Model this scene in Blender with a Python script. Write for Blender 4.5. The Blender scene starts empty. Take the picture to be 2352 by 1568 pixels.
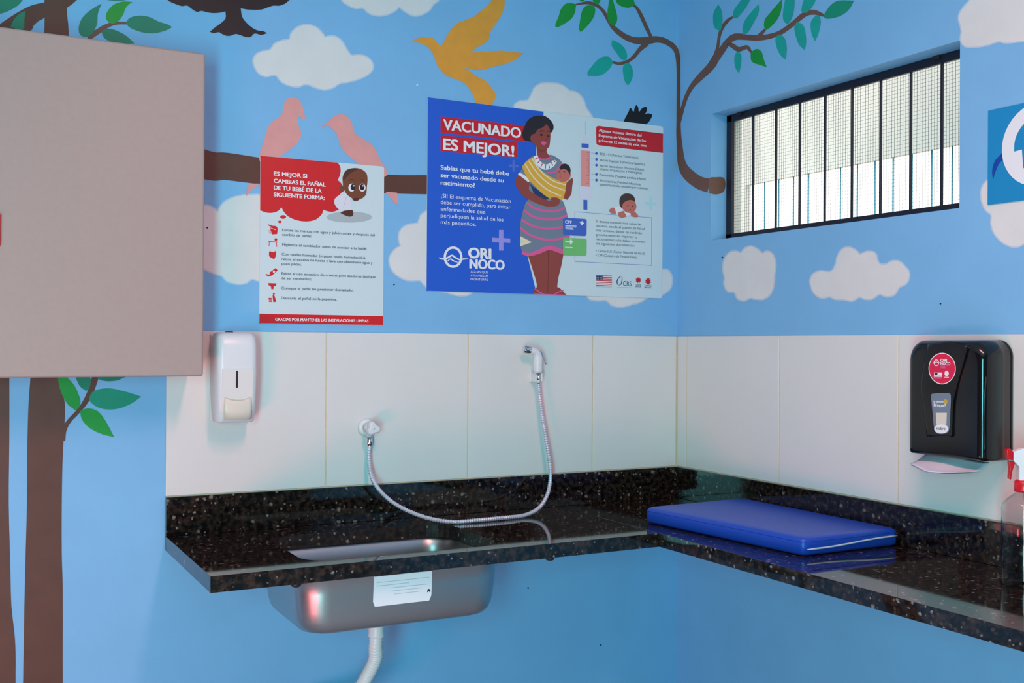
import bpy, bmesh, math, random
from mathutils import Vector, Matrix
from mathutils.geometry import tessellate_polygon

random.seed(7)
SC = bpy.context.scene
COL = SC.collection

# ---------------------------------------------------------------- camera (x along back wall, y into it, z = 0 at the worktop)
FW, FH = 2352, 1568
CAM = Vector((-2.44678803, -3.25220496, 0.5733262))
RGT = Vector((0.88209001, -0.47104073, 0.00615183)).normalized()
UPV = Vector((-0.00656004, 0.00077520, 0.99997818)).normalized()
FWD = UPV.cross(RGT).normalized()
UPV = RGT.cross(FWD).normalized()
FPX = 2439.6371617
cd = bpy.data.cameras.new('camera')
cam = bpy.data.objects.new('camera', cd)
COL.objects.link(cam)
cd.sensor_width = 36.0
cd.lens = 36.0 * FPX / FW
m = Matrix.Identity(4)
for i in range(3):
    m[i][0], m[i][1], m[i][2], m[i][3] = RGT[i], UPV[i], -FWD[i], CAM[i]
cam.matrix_world = m
cd.clip_start = 0.05
cd.dof.use_dof = True
cd.dof.focus_distance = 3.2
cd.dof.aperture_fstop = 16.0
SC.camera = cam

# ---------------------------------------------------------------- world, lights, exposure
SC.view_settings.view_transform = 'Standard'
SC.view_settings.look = 'None'
SC.view_settings.gamma = 1.0
SC.view_settings.exposure = 0.0
SC.view_settings.use_curve_mapping = False
SC.cycles.use_denoising = True
SC.cycles.max_bounces = 10
SC.cycles.transmission_bounces = 12
SC.cycles.transparent_max_bounces = 12
world = bpy.data.worlds.new('sky')
SC.world = world
world.use_nodes = True
bg = world.node_tree.nodes['Background']
bg.inputs['Color'].default_value = (1.0, 0.985, 0.96, 1)
bg.inputs['Strength'].default_value = 2.2


def area(name, loc, target, sx, sy, power, color):
    l = bpy.data.lights.new(name, 'AREA')
    l.shape = 'RECTANGLE'
    l.size, l.size_y, l.energy, l.color = sx, sy, power, color
    o = bpy.data.objects.new(name, l)
    o.location = loc
    o.rotation_euler = (Vector(target) - Vector(loc)).to_track_quat('-Z', 'Y').to_euler()
    COL.objects.link(o)
    return o


area('side_cool_fill', (-3.56, -3.9, 0.2), (-0.6, -0.4, 0.2), 0.9, 2.0, 182, (0.24, 0.90, 0.97))  # added cyan stand-in for side daylight; the left wall has no opening
area('sunlit_floor_bounce', (-3.25, -1.95, -0.78), (-1.5, 0.0, 0.6), 0.6, 0.6, 40, (1.0, 0.17, 0.18))
area('ceiling_warm_fill', (-1.5, -2.3, 2.04), (-1.5, -2.3, 0), 0.25, 1.2, 47, (1.0, 0.36, 0.35))  # added reddish fill under the ceiling, no fixture there; warms the upper walls


# ---------------------------------------------------------------- photograph ray -> point on a plane of the room
def ray(px, py):
    return CAM, FWD + RGT * ((px - FW / 2) / FPX) - UPV * ((py - FH / 2) / FPX)


def on(ax, v, px, py):
    c, d = ray(px, py)
    return c + d * ((v - c[ax]) / d[ax])


def back(px, py, off=0.0):
    return on(1, -off, px, py)


def right(px, py, off=0.0):
    return on(0, -off, px, py)


def top(px, py, z=0.0):
    return on(2, z, px, py)


def proj(p):
    d = Vector(p) - CAM
    w = d.dot(FWD)
    return FW / 2 + FPX * d.dot(RGT) / w, FH / 2 - FPX * d.dot(UPV) / w


# ---------------------------------------------------------------- materials
MATS = {}


def srgb(c):
    return tuple(((v / 255) / 12.92 if v / 255 <= 0.04045 else ((v / 255 + 0.055) / 1.055) ** 2.4) for v in c)


def mat(name, rgb, rough=0.5, metal=0.0, spec=0.5, noise=0.0, nscale=40.0, bump=0.0, bscale=300.0, **kw):
    """procedural surface: base colour with a slight tonal noise and a fine bump"""
    if name in MATS:
        return MATS[name]
    m = bpy.data.materials.new(name)
    m.use_nodes = True
    nt = m.node_tree
    b = nt.nodes['Principled BSDF']
    c = srgb(rgb)
    b.inputs['Base Color'].default_value = (*c, 1)
    b.inputs['Roughness'].default_value = rough
    b.inputs['Metallic'].default_value = metal
    b.inputs['Specular IOR Level'].default_value = spec
    for k, v in kw.items():
        b.inputs[k.replace('_', ' ')].default_value = v
    tc = nt.nodes.new('ShaderNodeTexCoord')
    if noise:
        n = nt.nodes.new('ShaderNodeTexNoise')
        n.inputs['Scale'].default_value = nscale
        n.inputs['Detail'].default_value = 4
        r = nt.nodes.new('ShaderNodeValToRGB')
        r.color_ramp.elements[0].position = 0.3
        r.color_ramp.elements[1].position = 0.7
        r.color_ramp.elements[0].color = (*[max(0, v * (1 - noise)) for v in c], 1)
        r.color_ramp.elements[1].color = (*[min(1, v * (1 + noise)) for v in c], 1)
        nt.links.new(tc.outputs['Object'], n.inputs['Vector'])
        nt.links.new(n.outputs['Fac'], r.inputs['Fac'])
        nt.links.new(r.outputs['Color'], b.inputs['Base Color'])
    if bump:
        n2 = nt.nodes.new('ShaderNodeTexNoise')
        n2.inputs['Scale'].default_value = bscale
        bp = nt.nodes.new('ShaderNodeBump')
        bp.inputs['Strength'].default_value = bump
        bp.inputs['Distance'].default_value = 0.001
        nt.links.new(tc.outputs['Object'], n2.inputs['Vector'])
        nt.links.new(n2.outputs['Fac'], bp.inputs['Height'])
        nt.links.new(bp.outputs['Normal'], b.inputs['Normal'])
    MATS[name] = m
    return m


def granite(name='granite', rough=0.045):
    m = bpy.data.materials.new(name)
    m.use_nodes = True
    nt = m.node_tree
    N, L = nt.nodes.new, nt.links.new
    b = nt.nodes['Principled BSDF']
    tc = N('ShaderNodeTexCoord')
    warp = N('ShaderNodeTexNoise')
    warp.inputs['Scale'].default_value = 55
    mix = N('ShaderNodeVectorMath'); mix.operation = 'MULTIPLY_ADD'
    mix.inputs[1].default_value = (0.012, 0.012, 0.012)
    L(tc.outputs['Object'], warp.inputs['Vector'])
    L(warp.outputs['Color'], mix.inputs[0])
    L(tc.outputs['Object'], mix.inputs[2])
    # brown-black mottled ground
    n = N('ShaderNodeTexNoise'); n.inputs['Scale'].default_value = 60; n.inputs['Detail'].default_value = 6
    L(tc.outputs['Object'], n.inputs['Vector'])
    r0 = N('ShaderNodeValToRGB')
    r0.color_ramp.elements[0].position = 0.42; r0.color_ramp.elements[0].color = (0.0035, 0.0035, 0.0038, 1)
    r0.color_ramp.elements[1].position = 0.72; r0.color_ramp.elements[1].color = (0.045, 0.028, 0.019, 1)
    L(n.outputs['Fac'], r0.inputs['Fac'])
    col = r0.outputs['Color']

    def specks(scale, keep, rad, colour, col):
        v = N('ShaderNodeTexVoronoi'); v.inputs['Scale'].default_value = scale
        L(mix.outputs[0], v.inputs['Vector'])
        s = N('ShaderNodeSeparateColor'); L(v.outputs['Color'], s.inputs['Color'])
        k = N('ShaderNodeMath'); k.operation = 'GREATER_THAN'; k.inputs[1].default_value = keep
        L(s.outputs['Red'], k.inputs[0])
        rr = N('ShaderNodeMath'); rr.operation = 'MULTIPLY'; rr.inputs[1].default_value = rad
        L(s.outputs['Green'], rr.inputs[0])
        d = N('ShaderNodeMapRange'); d.inputs['To Min'].default_value = 1; d.inputs['To Max'].default_value = 0
        L(v.outputs['Distance'], d.inputs['Value'])
        L(rr.outputs[0], d.inputs['From Max'])
        f = N('ShaderNodeMath'); f.operation = 'MULTIPLY'
        L(d.outputs[0], f.inputs[0]); L(k.outputs[0], f.inputs[1])
        f2 = N('ShaderNodeMath'); f2.operation = 'MINIMUM'; f2.inputs[1].default_value = 0.85
        f3 = N('ShaderNodeMath'); f3.operation = 'MULTIPLY'; f3.inputs[1].default_value = 1.7
        L(f.outputs[0], f3.inputs[0]); L(f3.outputs[0], f2.inputs[0])
        mx = N('ShaderNodeMix'); mx.data_type = 'RGBA'
        L(f2.outputs[0], mx.inputs[0]); L(col, mx.inputs[6]); mx.inputs[7].default_value = (*colour, 1)
        return mx.outputs[2]
    col = specks(85, 0.72, 0.55, (0.06, 0.042, 0.028), col)
    col = specks(55, 0.80, 0.44, (0.22, 0.19, 0.15), col)
    col = specks(95, 0.86, 0.58, (0.26, 0.25, 0.23), col)
    L(col, b.inputs['Base Color'])
    b.inputs['Roughness'].default_value = rough
    b.inputs['Specular IOR Level'].default_value = 0.5
    return m


def steel():
    m = bpy.data.materials.new('brushed_steel')
    m.use_nodes = True
    nt = m.node_tree
    N, L = nt.nodes.new, nt.links.new
    b = nt.nodes['Principled BSDF']
    b.inputs['Base Color'].default_value = (0.52, 0.50, 0.485, 1)
    b.inputs['Metallic'].default_value = 1.0
    b.inputs['Roughness'].default_value = 0.33
    tc = N('ShaderNodeTexCoord'); mp = N('ShaderNodeMapping'); mp.inputs['Scale'].default_value = (6, 6, 400)
    n = N('ShaderNodeTexNoise'); n.inputs['Scale'].default_value = 3
    bp = N('ShaderNodeBump'); bp.inputs['Strength'].default_value = 0.12; bp.inputs['Distance'].default_value = 0.001
    L(tc.outputs['Object'], mp.inputs['Vector']); L(mp.outputs['Vector'], n.inputs['Vector'])
    L(n.outputs['Fac'], bp.inputs['Height']); L(bp.outputs['Normal'], b.inputs['Normal'])
    return m


def clear_plastic():
    return mat('clear_plastic', (240, 246, 246), 0.04, 0, 0.5, Transmission_Weight=1.0, IOR=1.22)


MATS['granite'] = granite()
MATS['granite_sawn'] = granite('granite_sawn', 0.45)
MATS['steel'] = steel()
mat('sky_paint', (126, 187, 229), 0.62, noise=0.03, nscale=5, bump=0.25, bscale=220)
mat('cloud_paint', (226, 226, 222), 0.6, noise=0.03, nscale=9, bump=0.2, bscale=220)
mat('cloud_edge', (192, 208, 224), 0.6, bump=0.2, bscale=220)
mat('brown_paint', (92, 54, 40), 0.55, noise=0.10, nscale=14)
mat('twig_paint', (116, 80, 64), 0.55, noise=0.06, nscale=14)
mat('leaf_teal', (4, 146, 112), 0.55, noise=0.06, nscale=20)
mat('leaf_deep', (2, 128, 98), 0.55, noise=0.06, nscale=20)
mat('leaf_green', (14, 152, 50), 0.55, noise=0.06, nscale=20)
mat('leaf_mint', (14, 168, 152), 0.55, noise=0.06, nscale=20)
mat('black_paint', (10, 8, 9), 0.5)
mat('orange_paint', (236, 160, 52), 0.55, noise=0.05, nscale=20)
mat('pink_paint', (228, 158, 152), 0.55, noise=0.04, nscale=20)
mat('tile', (226, 225, 220), 0.28, noise=0.02, nscale=3)
mat('grout', (214, 200, 172), 0.8, noise=0.08, nscale=30)
mat('white_plastic', (226, 229, 230), 0.32)
mat('ivory_plastic', (226, 216, 200), 0.35)
mat('cream_plastic', (230, 226, 220), 0.33)
mat('dark_slot', (40, 8, 16), 0.5)
mat('chrome', (225, 222, 222), 0.08, 1.0)
mat('hose_white', (214, 214, 226), 0.25, 0.35)
mat('black_plastic', (16, 15, 17), 0.13)
mat('iron_paint', (24, 24, 40), 0.45, noise=0.2, nscale=60)
mat('wire', (60, 66, 66), 0.5, 0.6)
mat('rust', (46, 20, 16), 0.5, noise=0.3, nscale=80)
mat('vinyl_blue', (22, 74, 186), 0.38, noise=0.03, nscale=60, bump=0.15, bscale=500)
mat('zip_white', (205, 220, 228), 0.5)
mat('red_plastic', (205, 20, 34), 0.3)
mat('beige_metal', (172, 152, 144), 0.48, noise=0.02, nscale=60)
mat('pvc_white', (222, 222, 220), 0.35)
mat('paper', (224, 226, 236), 0.9)
mat('outer_plaster', (196, 194, 184), 0.8, noise=0.05, nscale=3)
mat('pale_paving', (236, 234, 226), 0.9, noise=0.04, nscale=4)
mat('rod_teal', (56, 138, 156), 0.4)
mat('dim_wall', (84, 88, 92), 0.8, noise=0.05, nscale=4)
mat('ceiling_white', (226, 228, 228), 0.8)
mat('floor_bluish_bounce', (160, 176, 180), 0.5, noise=0.08, nscale=6)  # unseen floor, tinted bluish for its bounce under the worktop
PR = {'p_blue': (30, 92, 206), 'p_pale': (212, 228, 230), 'p_red': (206, 22, 34), 'p_red2': (214, 22, 26), 'p_white': (238, 240, 242), 'p_lav': (160, 150, 228),
      'p_lav2': (84, 112, 206), 'p_hair': (38, 26, 32), 'p_skin': (150, 66, 56), 'p_skin2': (112, 44, 38), 'p_lip': (232, 92, 140), 'p_grey': (118, 132, 148),
      'p_pink': (232, 92, 152), 'p_yellow': (232, 176, 60), 'p_cream': (244, 222, 178), 'p_salmon': (240, 152, 142), 'p_vpale': (222, 222, 234),
      'p_ink': (90, 100, 112), 'p_line': (92, 130, 200), 'p_card': (58, 100, 196), 'p_green': (116, 196, 112), 'p_mint': (180, 228, 226), 'p_navy': (28, 52, 96),
      'p_baby': (206, 112, 96), 'p_babyhair': (72, 46, 44), 'p_boy': (122, 66, 34), 'p_boydark': (84, 40, 22), 'p_shade': (178, 190, 192), 'p_black': (24, 20, 24),
      'p_shirt': (228, 226, 234), 'p_signblue': (20, 140, 196), 'p_signdark': (10, 66, 160), 'p_crimson': (222, 30, 74), 'p_gold': (206, 170, 60)}
for k_, c_ in PR.items():
    mat(k_, c_, 0.45)


# ---------------------------------------------------------------- mesh builder
class MB:
    def __init__(self):
        self.v, self.f, self.fm, self.fs, self.slots = [], [], [], [], []

    def slot(self, name):
        if name not in self.slots:
            self.slots.append(name)
        return self.slots.index(name)

    def add(self, verts, faces, m, smooth=False):
        o = len(self.v)
        self.v += [tuple(p) for p in verts]
        s = self.slot(m)
        for f in faces:
            self.f.append(tuple(i + o for i in f))
            self.fm.append(s)
            self.fs.append(smooth)

    def box(self, x0, x1, y0, y1, z0, z1, m):
        v = [(x, y, z) for x in (x0, x1) for y in (y0, y1) for z in (z0, z1)]
        self.add(v, [(0, 1, 3, 2), (4, 6, 7, 5), (0, 4, 5, 1), (2, 3, 7, 6), (0, 2, 6, 4), (1, 5, 7, 3)], m)

    def loft(self, secs, m, caps=(True, True), smooth=True, closed=False):
        n = len(secs[0])
        v = [p for s in secs for p in s]
        f = []
        k = len(secs)
        for i in range(k if closed else k - 1):
            for j in range(n):
                a, b = i * n + j, i * n + (j + 1) % n
                c, d = ((i + 1) % k) * n + (j + 1) % n, ((i + 1) % k) * n + j
                f.append((a, b, c, d))
        self.add(v, f, m, smooth)
        o = len(self.v) - len(v)
        s = self.slot(m)
        for on_, idx in ((caps[0], [o + j for j in reversed(range(n))]), (caps[1], [o + (k - 1) * n + j for j in range(n)])):
            if on_:
                self.f.append(tuple(idx)); self.fm.append(s); self.fs.append(False)

    def tube(self, pts, rad, m, n=14, caps=(True, True), smooth=True):
        pts = [Vector(p) for p in pts]
        rads = rad if isinstance(rad, (list, tuple)) else [rad] * len(pts)
        secs, ref = [], None
        for i, p in enumerate(pts):
            t = (pts[min(i + 1, len(pts) - 1)] - pts[max(i - 1, 0)])
            if t.length < 1e-9:
                t = (pts[-1] - pts[0])
            t.normalize()
            if ref is None:
                ref = Vector((0, 0, 1)) if abs(t.z) < 0.9 else Vector((1, 0, 0))
            u = (ref - t * ref.dot(t)).normalized()
            w = t.cross(u)
            ref = u
            secs.append([p + (u * math.cos(2 * math.pi * j / n) + w * math.sin(2 * math.pi * j / n)) * rads[i] for j in range(n)])
        self.loft(secs, m, caps, smooth)

    def lathe(self, prof, c, m, n=28, axis=(0, 0, 1), smooth=True, caps=(True, True)):
        """prof: (radius, distance along axis)"""
        a = Vector(axis).normalized()
        u = a.orthogonal().normalized()
        w = a.cross(u)
        c = Vector(c)
        self.loft([[c + a * h + (u * math.cos(2 * math.pi * j / n) + w * math.sin(2 * math.pi * j / n)) * max(r, 1e-5) for j in range(n)] for r, h in prof], m, caps, smooth)

    def poly(self, pts, m, holes=()):
        loops = [[Vector(p) for p in pts]] + [[Vector(p) for p in h] for h in holes]
        flat = [p for l in loops for p in l]
        try:
            tris = tessellate_polygon(loops)
        except Exception:
            return
        self.add(flat, tris, m)

    def build(self, name, parent=None, loc=None, bevel=0.0, seg=2, solidify=0.0, subsurf=0, angle=40):
        off = Vector((0, 0, 0))
        p = parent
        while p is not None:
            off += p.location
            p = p.parent
        if loc is not None:
            off += Vector(loc)
        me = bpy.data.meshes.new(name)
        me.from_pydata([tuple(Vector(v) - off) for v in self.v], [], self.f)
        for s in self.slots:
            me.materials.append(MATS[s])
        me.polygons.foreach_set('material_index', self.fm)
        me.polygons.foreach_set('use_smooth', self.fs)
        me.update()
        o = bpy.data.objects.new(name, me)
        COL.objects.link(o)
        if loc is not None:
            o.location = loc
        if parent is not None:
            o.parent = parent
        if solidify:
            md = o.modifiers.new('thickness', 'SOLIDIFY'); md.thickness = solidify; md.offset = 0
        if subsurf:
            md = o.modifiers.new('smooth', 'SUBSURF'); md.levels = md.render_levels = subsurf
        if bevel:
            md = o.modifiers.new('bevel', 'BEVEL'); md.width = bevel; md.segments = seg
            md.limit_method = 'ANGLE'; md.angle_limit = math.radians(angle); md.harden_normals = False
            for pl in me.polygons:
                pl.use_smooth = True
            md2 = o.modifiers.new('wn', 'WEIGHTED_NORMAL'); md2.keep_sharp = True
        return o


def thing(name, label, cat, loc, group=None):
    o = bpy.data.objects.new(name, None)
    o.empty_display_size = 0.05
    o.location = loc
    COL.objects.link(o)
    return tag(o, label, cat, group)


def tag(o, label, cat, group=None):
    o['label'] = label
    o['category'] = cat
    if group:
        o['group'] = group
    return o


def structure(o):
    o['kind'] = 'structure'
    return o


# ---------------------------------------------------------------- flat drawing helpers (photograph outlines laid on a real plane)
def smooth_closed(p, n=4, sharp=70):
    """Catmull-Rom through the points, keeping sharp corners"""
    k = len(p)
    P = [Vector((a[0], a[1])) for a in p]
    tan = []
    for i in range(k):
        a, b, c = P[i - 1], P[i], P[(i + 1) % k]
        u, w = b - a, c - b
        ang = math.degrees(u.angle(w)) if u.length > 1e-6 and w.length > 1e-6 else 0
        tan.append(None if ang > sharp else (c - a).normalized())
    out = []
    for i in range(k):
        a, b = P[i], P[(i + 1) % k]
        d = (b - a).length
        t0 = (tan[i] * d) if tan[i] is not None else (b - a)
        t1 = (tan[(i + 1) % k] * d) if tan[(i + 1) % k] is not None else (b - a)
        for j in range(n):
            t = j / n
            h = (2 * t**3 - 3 * t**2 + 1, t**3 - 2 * t**2 + t, -2 * t**3 + 3 * t**2, t**3 - t**2)
            out.append(a * h[0] + t0 * h[1] + b * h[2] + t1 * h[3])
    return [(q.x, q.y) for q in out]


def smooth_open(p, n=6):
    P = [Vector(a) for a in p]
    out = []
    for i in range(len(P) - 1):
        a, b = P[i], P[i + 1]
        a0 = P[i - 1] if i else a * 2 - b
        b1 = P[i + 2] if i + 2 < len(P) else b * 2 - a
        for j in range(n):
            t = j / n
            out.append(0.5 * (2 * a + (b - a0) * t + (2 * a0 - 5 * a + 4 * b - b1) * t * t + (3 * a - a0 - 3 * b + b1) * t**3))
    out.append(P[-1])
    return [tuple(q) for q in out]


def ribbon(p, w=None, n=6, smooth=True):
    """quads in the picture frame along (x, y[, width])"""
    q = [(a[0], a[1], (a[2] if len(a) > 2 else w)) for a in p]
    s = smooth_open(q, n) if smooth and len(q) > 2 else q
    L, R = [], []
    for i, a in enumerate(s):
        b, c = s[max(i - 1, 0)], s[min(i + 1, len(s) - 1)]
        t = Vector((c[0] - b[0], c[1] - b[1])).normalized()
        nn = Vector((-t.y, t.x)) * a[2] / 2
        L.append((a[0] + nn.x, a[1] + nn.y)); R.append((a[0] - nn.x, a[1] - nn.y))
    return [(L[i], L[i + 1], R[i + 1], R[i]) for i in range(len(s) - 1)]


def clip(poly, dist):
    out = []
    for i in range(len(poly)):
        a, b = poly[i - 1], poly[i]
        da, db = dist(a), dist(b)
        if (da < 0) != (db < 0):
            t = da / (da - db)
            out.append(tuple(a[k] + (b[k] - a[k]) * t for k in range(len(a))))
        if db >= 0:
            out.append(b)
    return out


class Frame:
    """a zoomed crop of the photograph: (ox, oy) and scale"""
    def __init__(s, ox, oy, k):
        s.ox, s.oy, s.k = ox, oy, k

    def __call__(s, pts):
        return [(s.ox + p[0] / s.k, s.oy + p[1] / s.k) + ((p[2] / s.k,) if len(p) > 2 else ()) for p in pts]


R1 = Frame(0, 0, 3.92)
R2 = Frame(560, 0, 3.357)
R3 = Frame(1160, 0, 3.92)
R4 = Frame(1600, 0, 3.1277)
R5 = Frame(450, 300, 3.336)
R6 = Frame(960, 200, 3.1367)
RL = Frame(0, 820, 2.097)
RC = Frame(1540, 480, 2.8966)
RM = Frame(880, 450, 5.226)
RS = Frame(2202, 200, 3.92)
PX = Frame(0, 0, 1)

ca_, cb_ = proj((0, 0, 1.9)), proj((0, 0, -0.8))


def corner_x(y):
    return ca_[0] + (cb_[0] - ca_[0]) * (y - ca_[1]) / (cb_[1] - ca_[1])


LAYER = 0.00015
RIB = [0]


def paint(mbs, poly, m, layer):
    """lay one closed outline on the back wall and/or the window wall"""
    mb_b, mb_r = mbs
    for mb, sgn, fn in ((mb_b, -1, back), (mb_r, 1, right)):
        q = clip(poly, lambda p: sgn * (p[0] - corner_x(p[1])))
        if len(q) >= 3 and mb is not None:
            mb.poly([fn(p[0], p[1], layer * LAYER) for p in q], m)


def paint_ribbon(mbs, quads, m, layer):
    for k, q in enumerate(quads):
        paint(mbs, list(q), m, layer + (k % 40) * 0.012 + RIB[0] * 0.02)
    RIB[0] = (RIB[0] + 1) % 20


# ---------------------------------------------------------------- room shell with the painted mural
XL, YB, ZF, ZC = -3.6, -4.6, -0.85, 2.1
WT = 0.14
FX = 0.070          # plane of the window frame
wb = MB()
wb.box(XL - WT, WT, 0.0, WT, ZF, ZC, 'sky_paint')
wr = MB()
OY0, OY1, OZ0, OZ1 = -1.264, -0.194, 0.953, 1.412      # window opening
wr.box(0, WT, YB, 0.0, ZF, OZ0, 'sky_paint')
wr.box(0, WT, YB, 0.0, OZ1, ZC, 'sky_paint')
wr.box(0, WT, YB, OY0, OZ0, OZ1, 'sky_paint')
wr.box(0, WT, OY1, 0.0, OZ0, OZ1, 'sky_paint')
W2 = (wb, wr)


def cloud(fr, pts):
    q = smooth_closed(fr(pts), 5, 60)
    c = Vector((sum(p[0] for p in q) / len(q), sum(p[1] for p in q) / len(q)))
    # soft airbrushed rim: a slightly larger outline beneath
    out = []
    k = len(q)
    area2 = sum(q[i - 1][0] * q[i][1] - q[i][0] * q[i - 1][1] for i in range(k))
    sg = 1 if area2 > 0 else -1
    for i in range(k):
        t = Vector((q[(i + 1) % k][0] - q[i - 1][0], q[(i + 1) % k][1] - q[i - 1][1]))
        if t.length > 1e-6:
            t.normalize()
        out.append((q[i][0] + t.y * 3.2 * sg, q[i][1] - t.x * 3.2 * sg))
    paint(W2, out, 'cloud_edge', 1)
    paint(W2, q, 'cloud_paint', 2)


def leaf(fr, pts, m):
    paint(W2, smooth_closed(fr(pts), 5, 62), m, 5)


def shape(fr, pts, m, layer, n=5, sharp=70):
    paint(W2, smooth_closed(fr(pts), n, sharp), m, layer)


cloud(R2, [(760, -60), (760, 0), (810, 40), (860, 60), (920, 60), (960, 95), (1010, 115), (1080, 115), (1150, 90), (1200, 50), (1250, 90), (1310, 118), (1370, 110), (1430, 75), (1460, 30), (1500, 0), (1500, -60), (1300, -150), (950, -150)])
cloud(R2, [(75, 470), (100, 420), (160, 395), (205, 385), (240, 340), (300, 315), (355, 305), (370, 255), (420, 210), (490, 193), (560, 215), (605, 260), (625, 290), (690, 280), (750, 315), (790, 380), (830, 430), (890, 425), (960, 450), (995, 510), (970, 560), (900, 600), (820, 625), (740, 640), (680, 675), (620, 688), (550, 670), (480, 645), (420, 665), (350, 655), (290, 625), (245, 575), (170, 585), (110, 555)])
cloud(R5, [(-60, 640), (-20, 590), (45, 578), (90, 575), (140, 600), (165, 625), (190, 580), (240, 535), (320, 505), (400, 495), (520, 500), (700, 600), (700, 1000), (520, 1150), (430, 1135), (380, 1165), (310, 1170), (240, 1150), (200, 1110), (150, 1095), (80, 1065), (25, 1035), (-40, 1000)])
cloud(RM, [(560, 160), (515, 190), (460, 230), (435, 290), (415, 330), (320, 345), (250, 375), (205, 430), (190, 500), (205, 570), (215, 600), (150, 640), (100, 700), (78, 760), (90, 840), (130, 910), (190, 960), (270, 1000), (350, 1010), (430, 1005), (460, 1020), (500, 1065), (560, 1110), (760, 1150), (860, 1180), (960, 1190), (1040, 1170), (1100, 1100), (1000, 600), (800, 300)])
cloud(R3, [(85, 945), (130, 915), (205, 905), (240, 850), (270, 790), (330, 755), (410, 750), (500, 765), (555, 800), (580, 820), (640, 835), (690, 880), (715, 930), (730, 980), (760, 1020), (785, 1065), (800, 1150), (500, 1200), (150, 1100)])
cloud(R6, [(1700, 1300), (1760, 1315), (1800, 1320), (1825, 1360), (1830, 1400), (1815, 1450), (1780, 1480), (1740, 1500), (1690, 1490), (1650, 1515), (1600, 1545), (1540, 1562), (1470, 1580), (1400, 1570), (1360, 1535), (1300, 1535), (1240, 1525), (1215, 1495), (1250, 1400), (1500, 1300)])
cloud(R4, [(1885, 130), (1900, 80), (1950, 20), (2000, -30), (2200, -80), (2600, -60), (2700, 100), (2600, 260), (2400, 285), (2280, 300), (2220, 305), (2170, 295), (2090, 320), (2000, 335), (1930, 330), (1900, 290), (1905, 220)])
cloud(RS, [(300, 810), (262, 840), (220, 890), (205, 960), (215, 1040), (250, 1110), (295, 1150), (295, 1230), (320, 1310), (390, 1390), (470, 1430), (540, 1430), (620, 1390), (760, 1380), (860, 1300), (900, 1000), (700, 800)])
cloud(RC, [(350, 400), (360, 340), (390, 295), (430, 283), (470, 295), (500, 260), (540, 250), (580, 270), (610, 295), (645, 283), (680, 305), (697, 370), (690, 430), (685, 500), (665, 560), (620, 595), (560, 595), (530, 590), (490, 607), (450, 595), (425, 550), (385, 545), (360, 505), (362, 450)])
cloud(RC, [(932, 490), (945, 440), (990, 415), (1070, 415), (1100, 370), (1115, 310), (1150, 265), (1190, 257), (1230, 275), (1260, 305), (1310, 285), (1360, 295), (1385, 360), (1430, 370), (1470, 350), (1520, 350), (1560, 385), (1588, 430), (1570, 490), (1520, 520), (1490, 565), (1440, 580), (1390, 565), (1340, 595), (1290, 595), (1260, 582), (1210, 608), (1150, 600), (1090, 595), (1060, 580), (1010, 590), (960, 560)])

# trunks and branches at the far end of the back wall
paint(W2, smooth_closed(RL([(-95, -200), (42, -200), (45, 95), (45, 400), (42, 700), (50, 1000), (55, 1200), (70, 1330), (75, 1420), (75, 1568), (80, 2500), (-110, 2500), (-100, 900)]), 3, 60), 'brown_paint', 3)
paint(W2, smooth_closed([(102, -30), (102, 75), (88, 400), (74, 700), (70, 865), (66, 915), (63, 1010), (62, 1154), (58, 1297), (55, 1440), (53, 1568), (50, 2050), (148, 2050), (144, 1568), (144, 1346), (142, 1273), (142, 1154), (144, 1049), (148, 977), (149, 925), (136, 865), (148, 600), (156, 300), (158, 75), (153, 15), (158, -30)], 3, 60), 'brown_paint', 3)
shape(R1, [(600, 72), (640, 45), (700, -5), (640, -30), (590, -20)], 'brown_paint', 3.3, 3)
shape(R1, [(410, 18), (280, 50), (170, 105), (90, 155), (10, 210), (-40, 260), (225, 290), (285, 270), (300, 235), (340, 195), (410, 145)], 'brown_paint', 3.6, 4)
paint_ribbon(W2, ribbon([(60, 295, 62), (300, 318, 64), (468, 377, 66), (520, 382, 63), (600, 393, 60), (740, 412, 52), (885, 422, 43), (980, 424, 44), (1080, 425, 44)]), 'brown_paint', 3)
paint_ribbon(W2, ribbon(R1([(790, 340, 56), (880, 285, 48), (940, 245, 42), (1010, 215, 34), (1070, 207, 26), (1140, 208, 24)])), 'twig_paint', 4)
paint_ribbon(W2, ribbon(RL([(295, 400, 40), (308, 350, 26), (335, 305, 20), (370, 268, 20), (405, 225, 24), (435, 170, 30), (455, 110, 32), (480, 40, 30)])), 'brown_paint', 4)
leaf(R1, [(-60, -40), (100, -60), (205, 0), (170, 40), (130, 70), (60, 105), (0, 125), (-60, 130)], 'leaf_deep')
leaf(R1, [(95, 240), (130, 170), (180, 120), (232, 98), (220, 170), (218, 260), (150, 260)], 'leaf_deep')
leaf(R1, [(915, 32), (860, 62), (790, 110), (735, 170), (710, 240), (715, 300), (740, 325), (800, 328), (845, 280), (875, 210), (880, 130), (895, 80)], 'leaf_deep')
leaf(R1, [(1195, 18), (1100, 15), (1020, 45), (970, 100), (952, 150), (975, 195), (1020, 212), (1070, 185), (1110, 130), (1130, 75), (1160, 40)], 'leaf_green')
leaf(R1, [(1135, 200), (1170, 160), (1260, 140), (1350, 155), (1430, 195), (1510, 220), (1550, 245), (1490, 275), (1400, 297), (1320, 297), (1230, 275), (1160, 240)], 'leaf_deep')
leaf(R1, [(915, 290), (940, 262), (1000, 260), (1080, 290), (1140, 325), (1210, 390), (1100, 395), (1000, 375), (940, 340)], 'leaf_deep')
leaf(R1, [(950, -30), (1145, -30), (1140, 0), (1050, 8), (960, 0)], 'leaf_deep')
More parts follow.
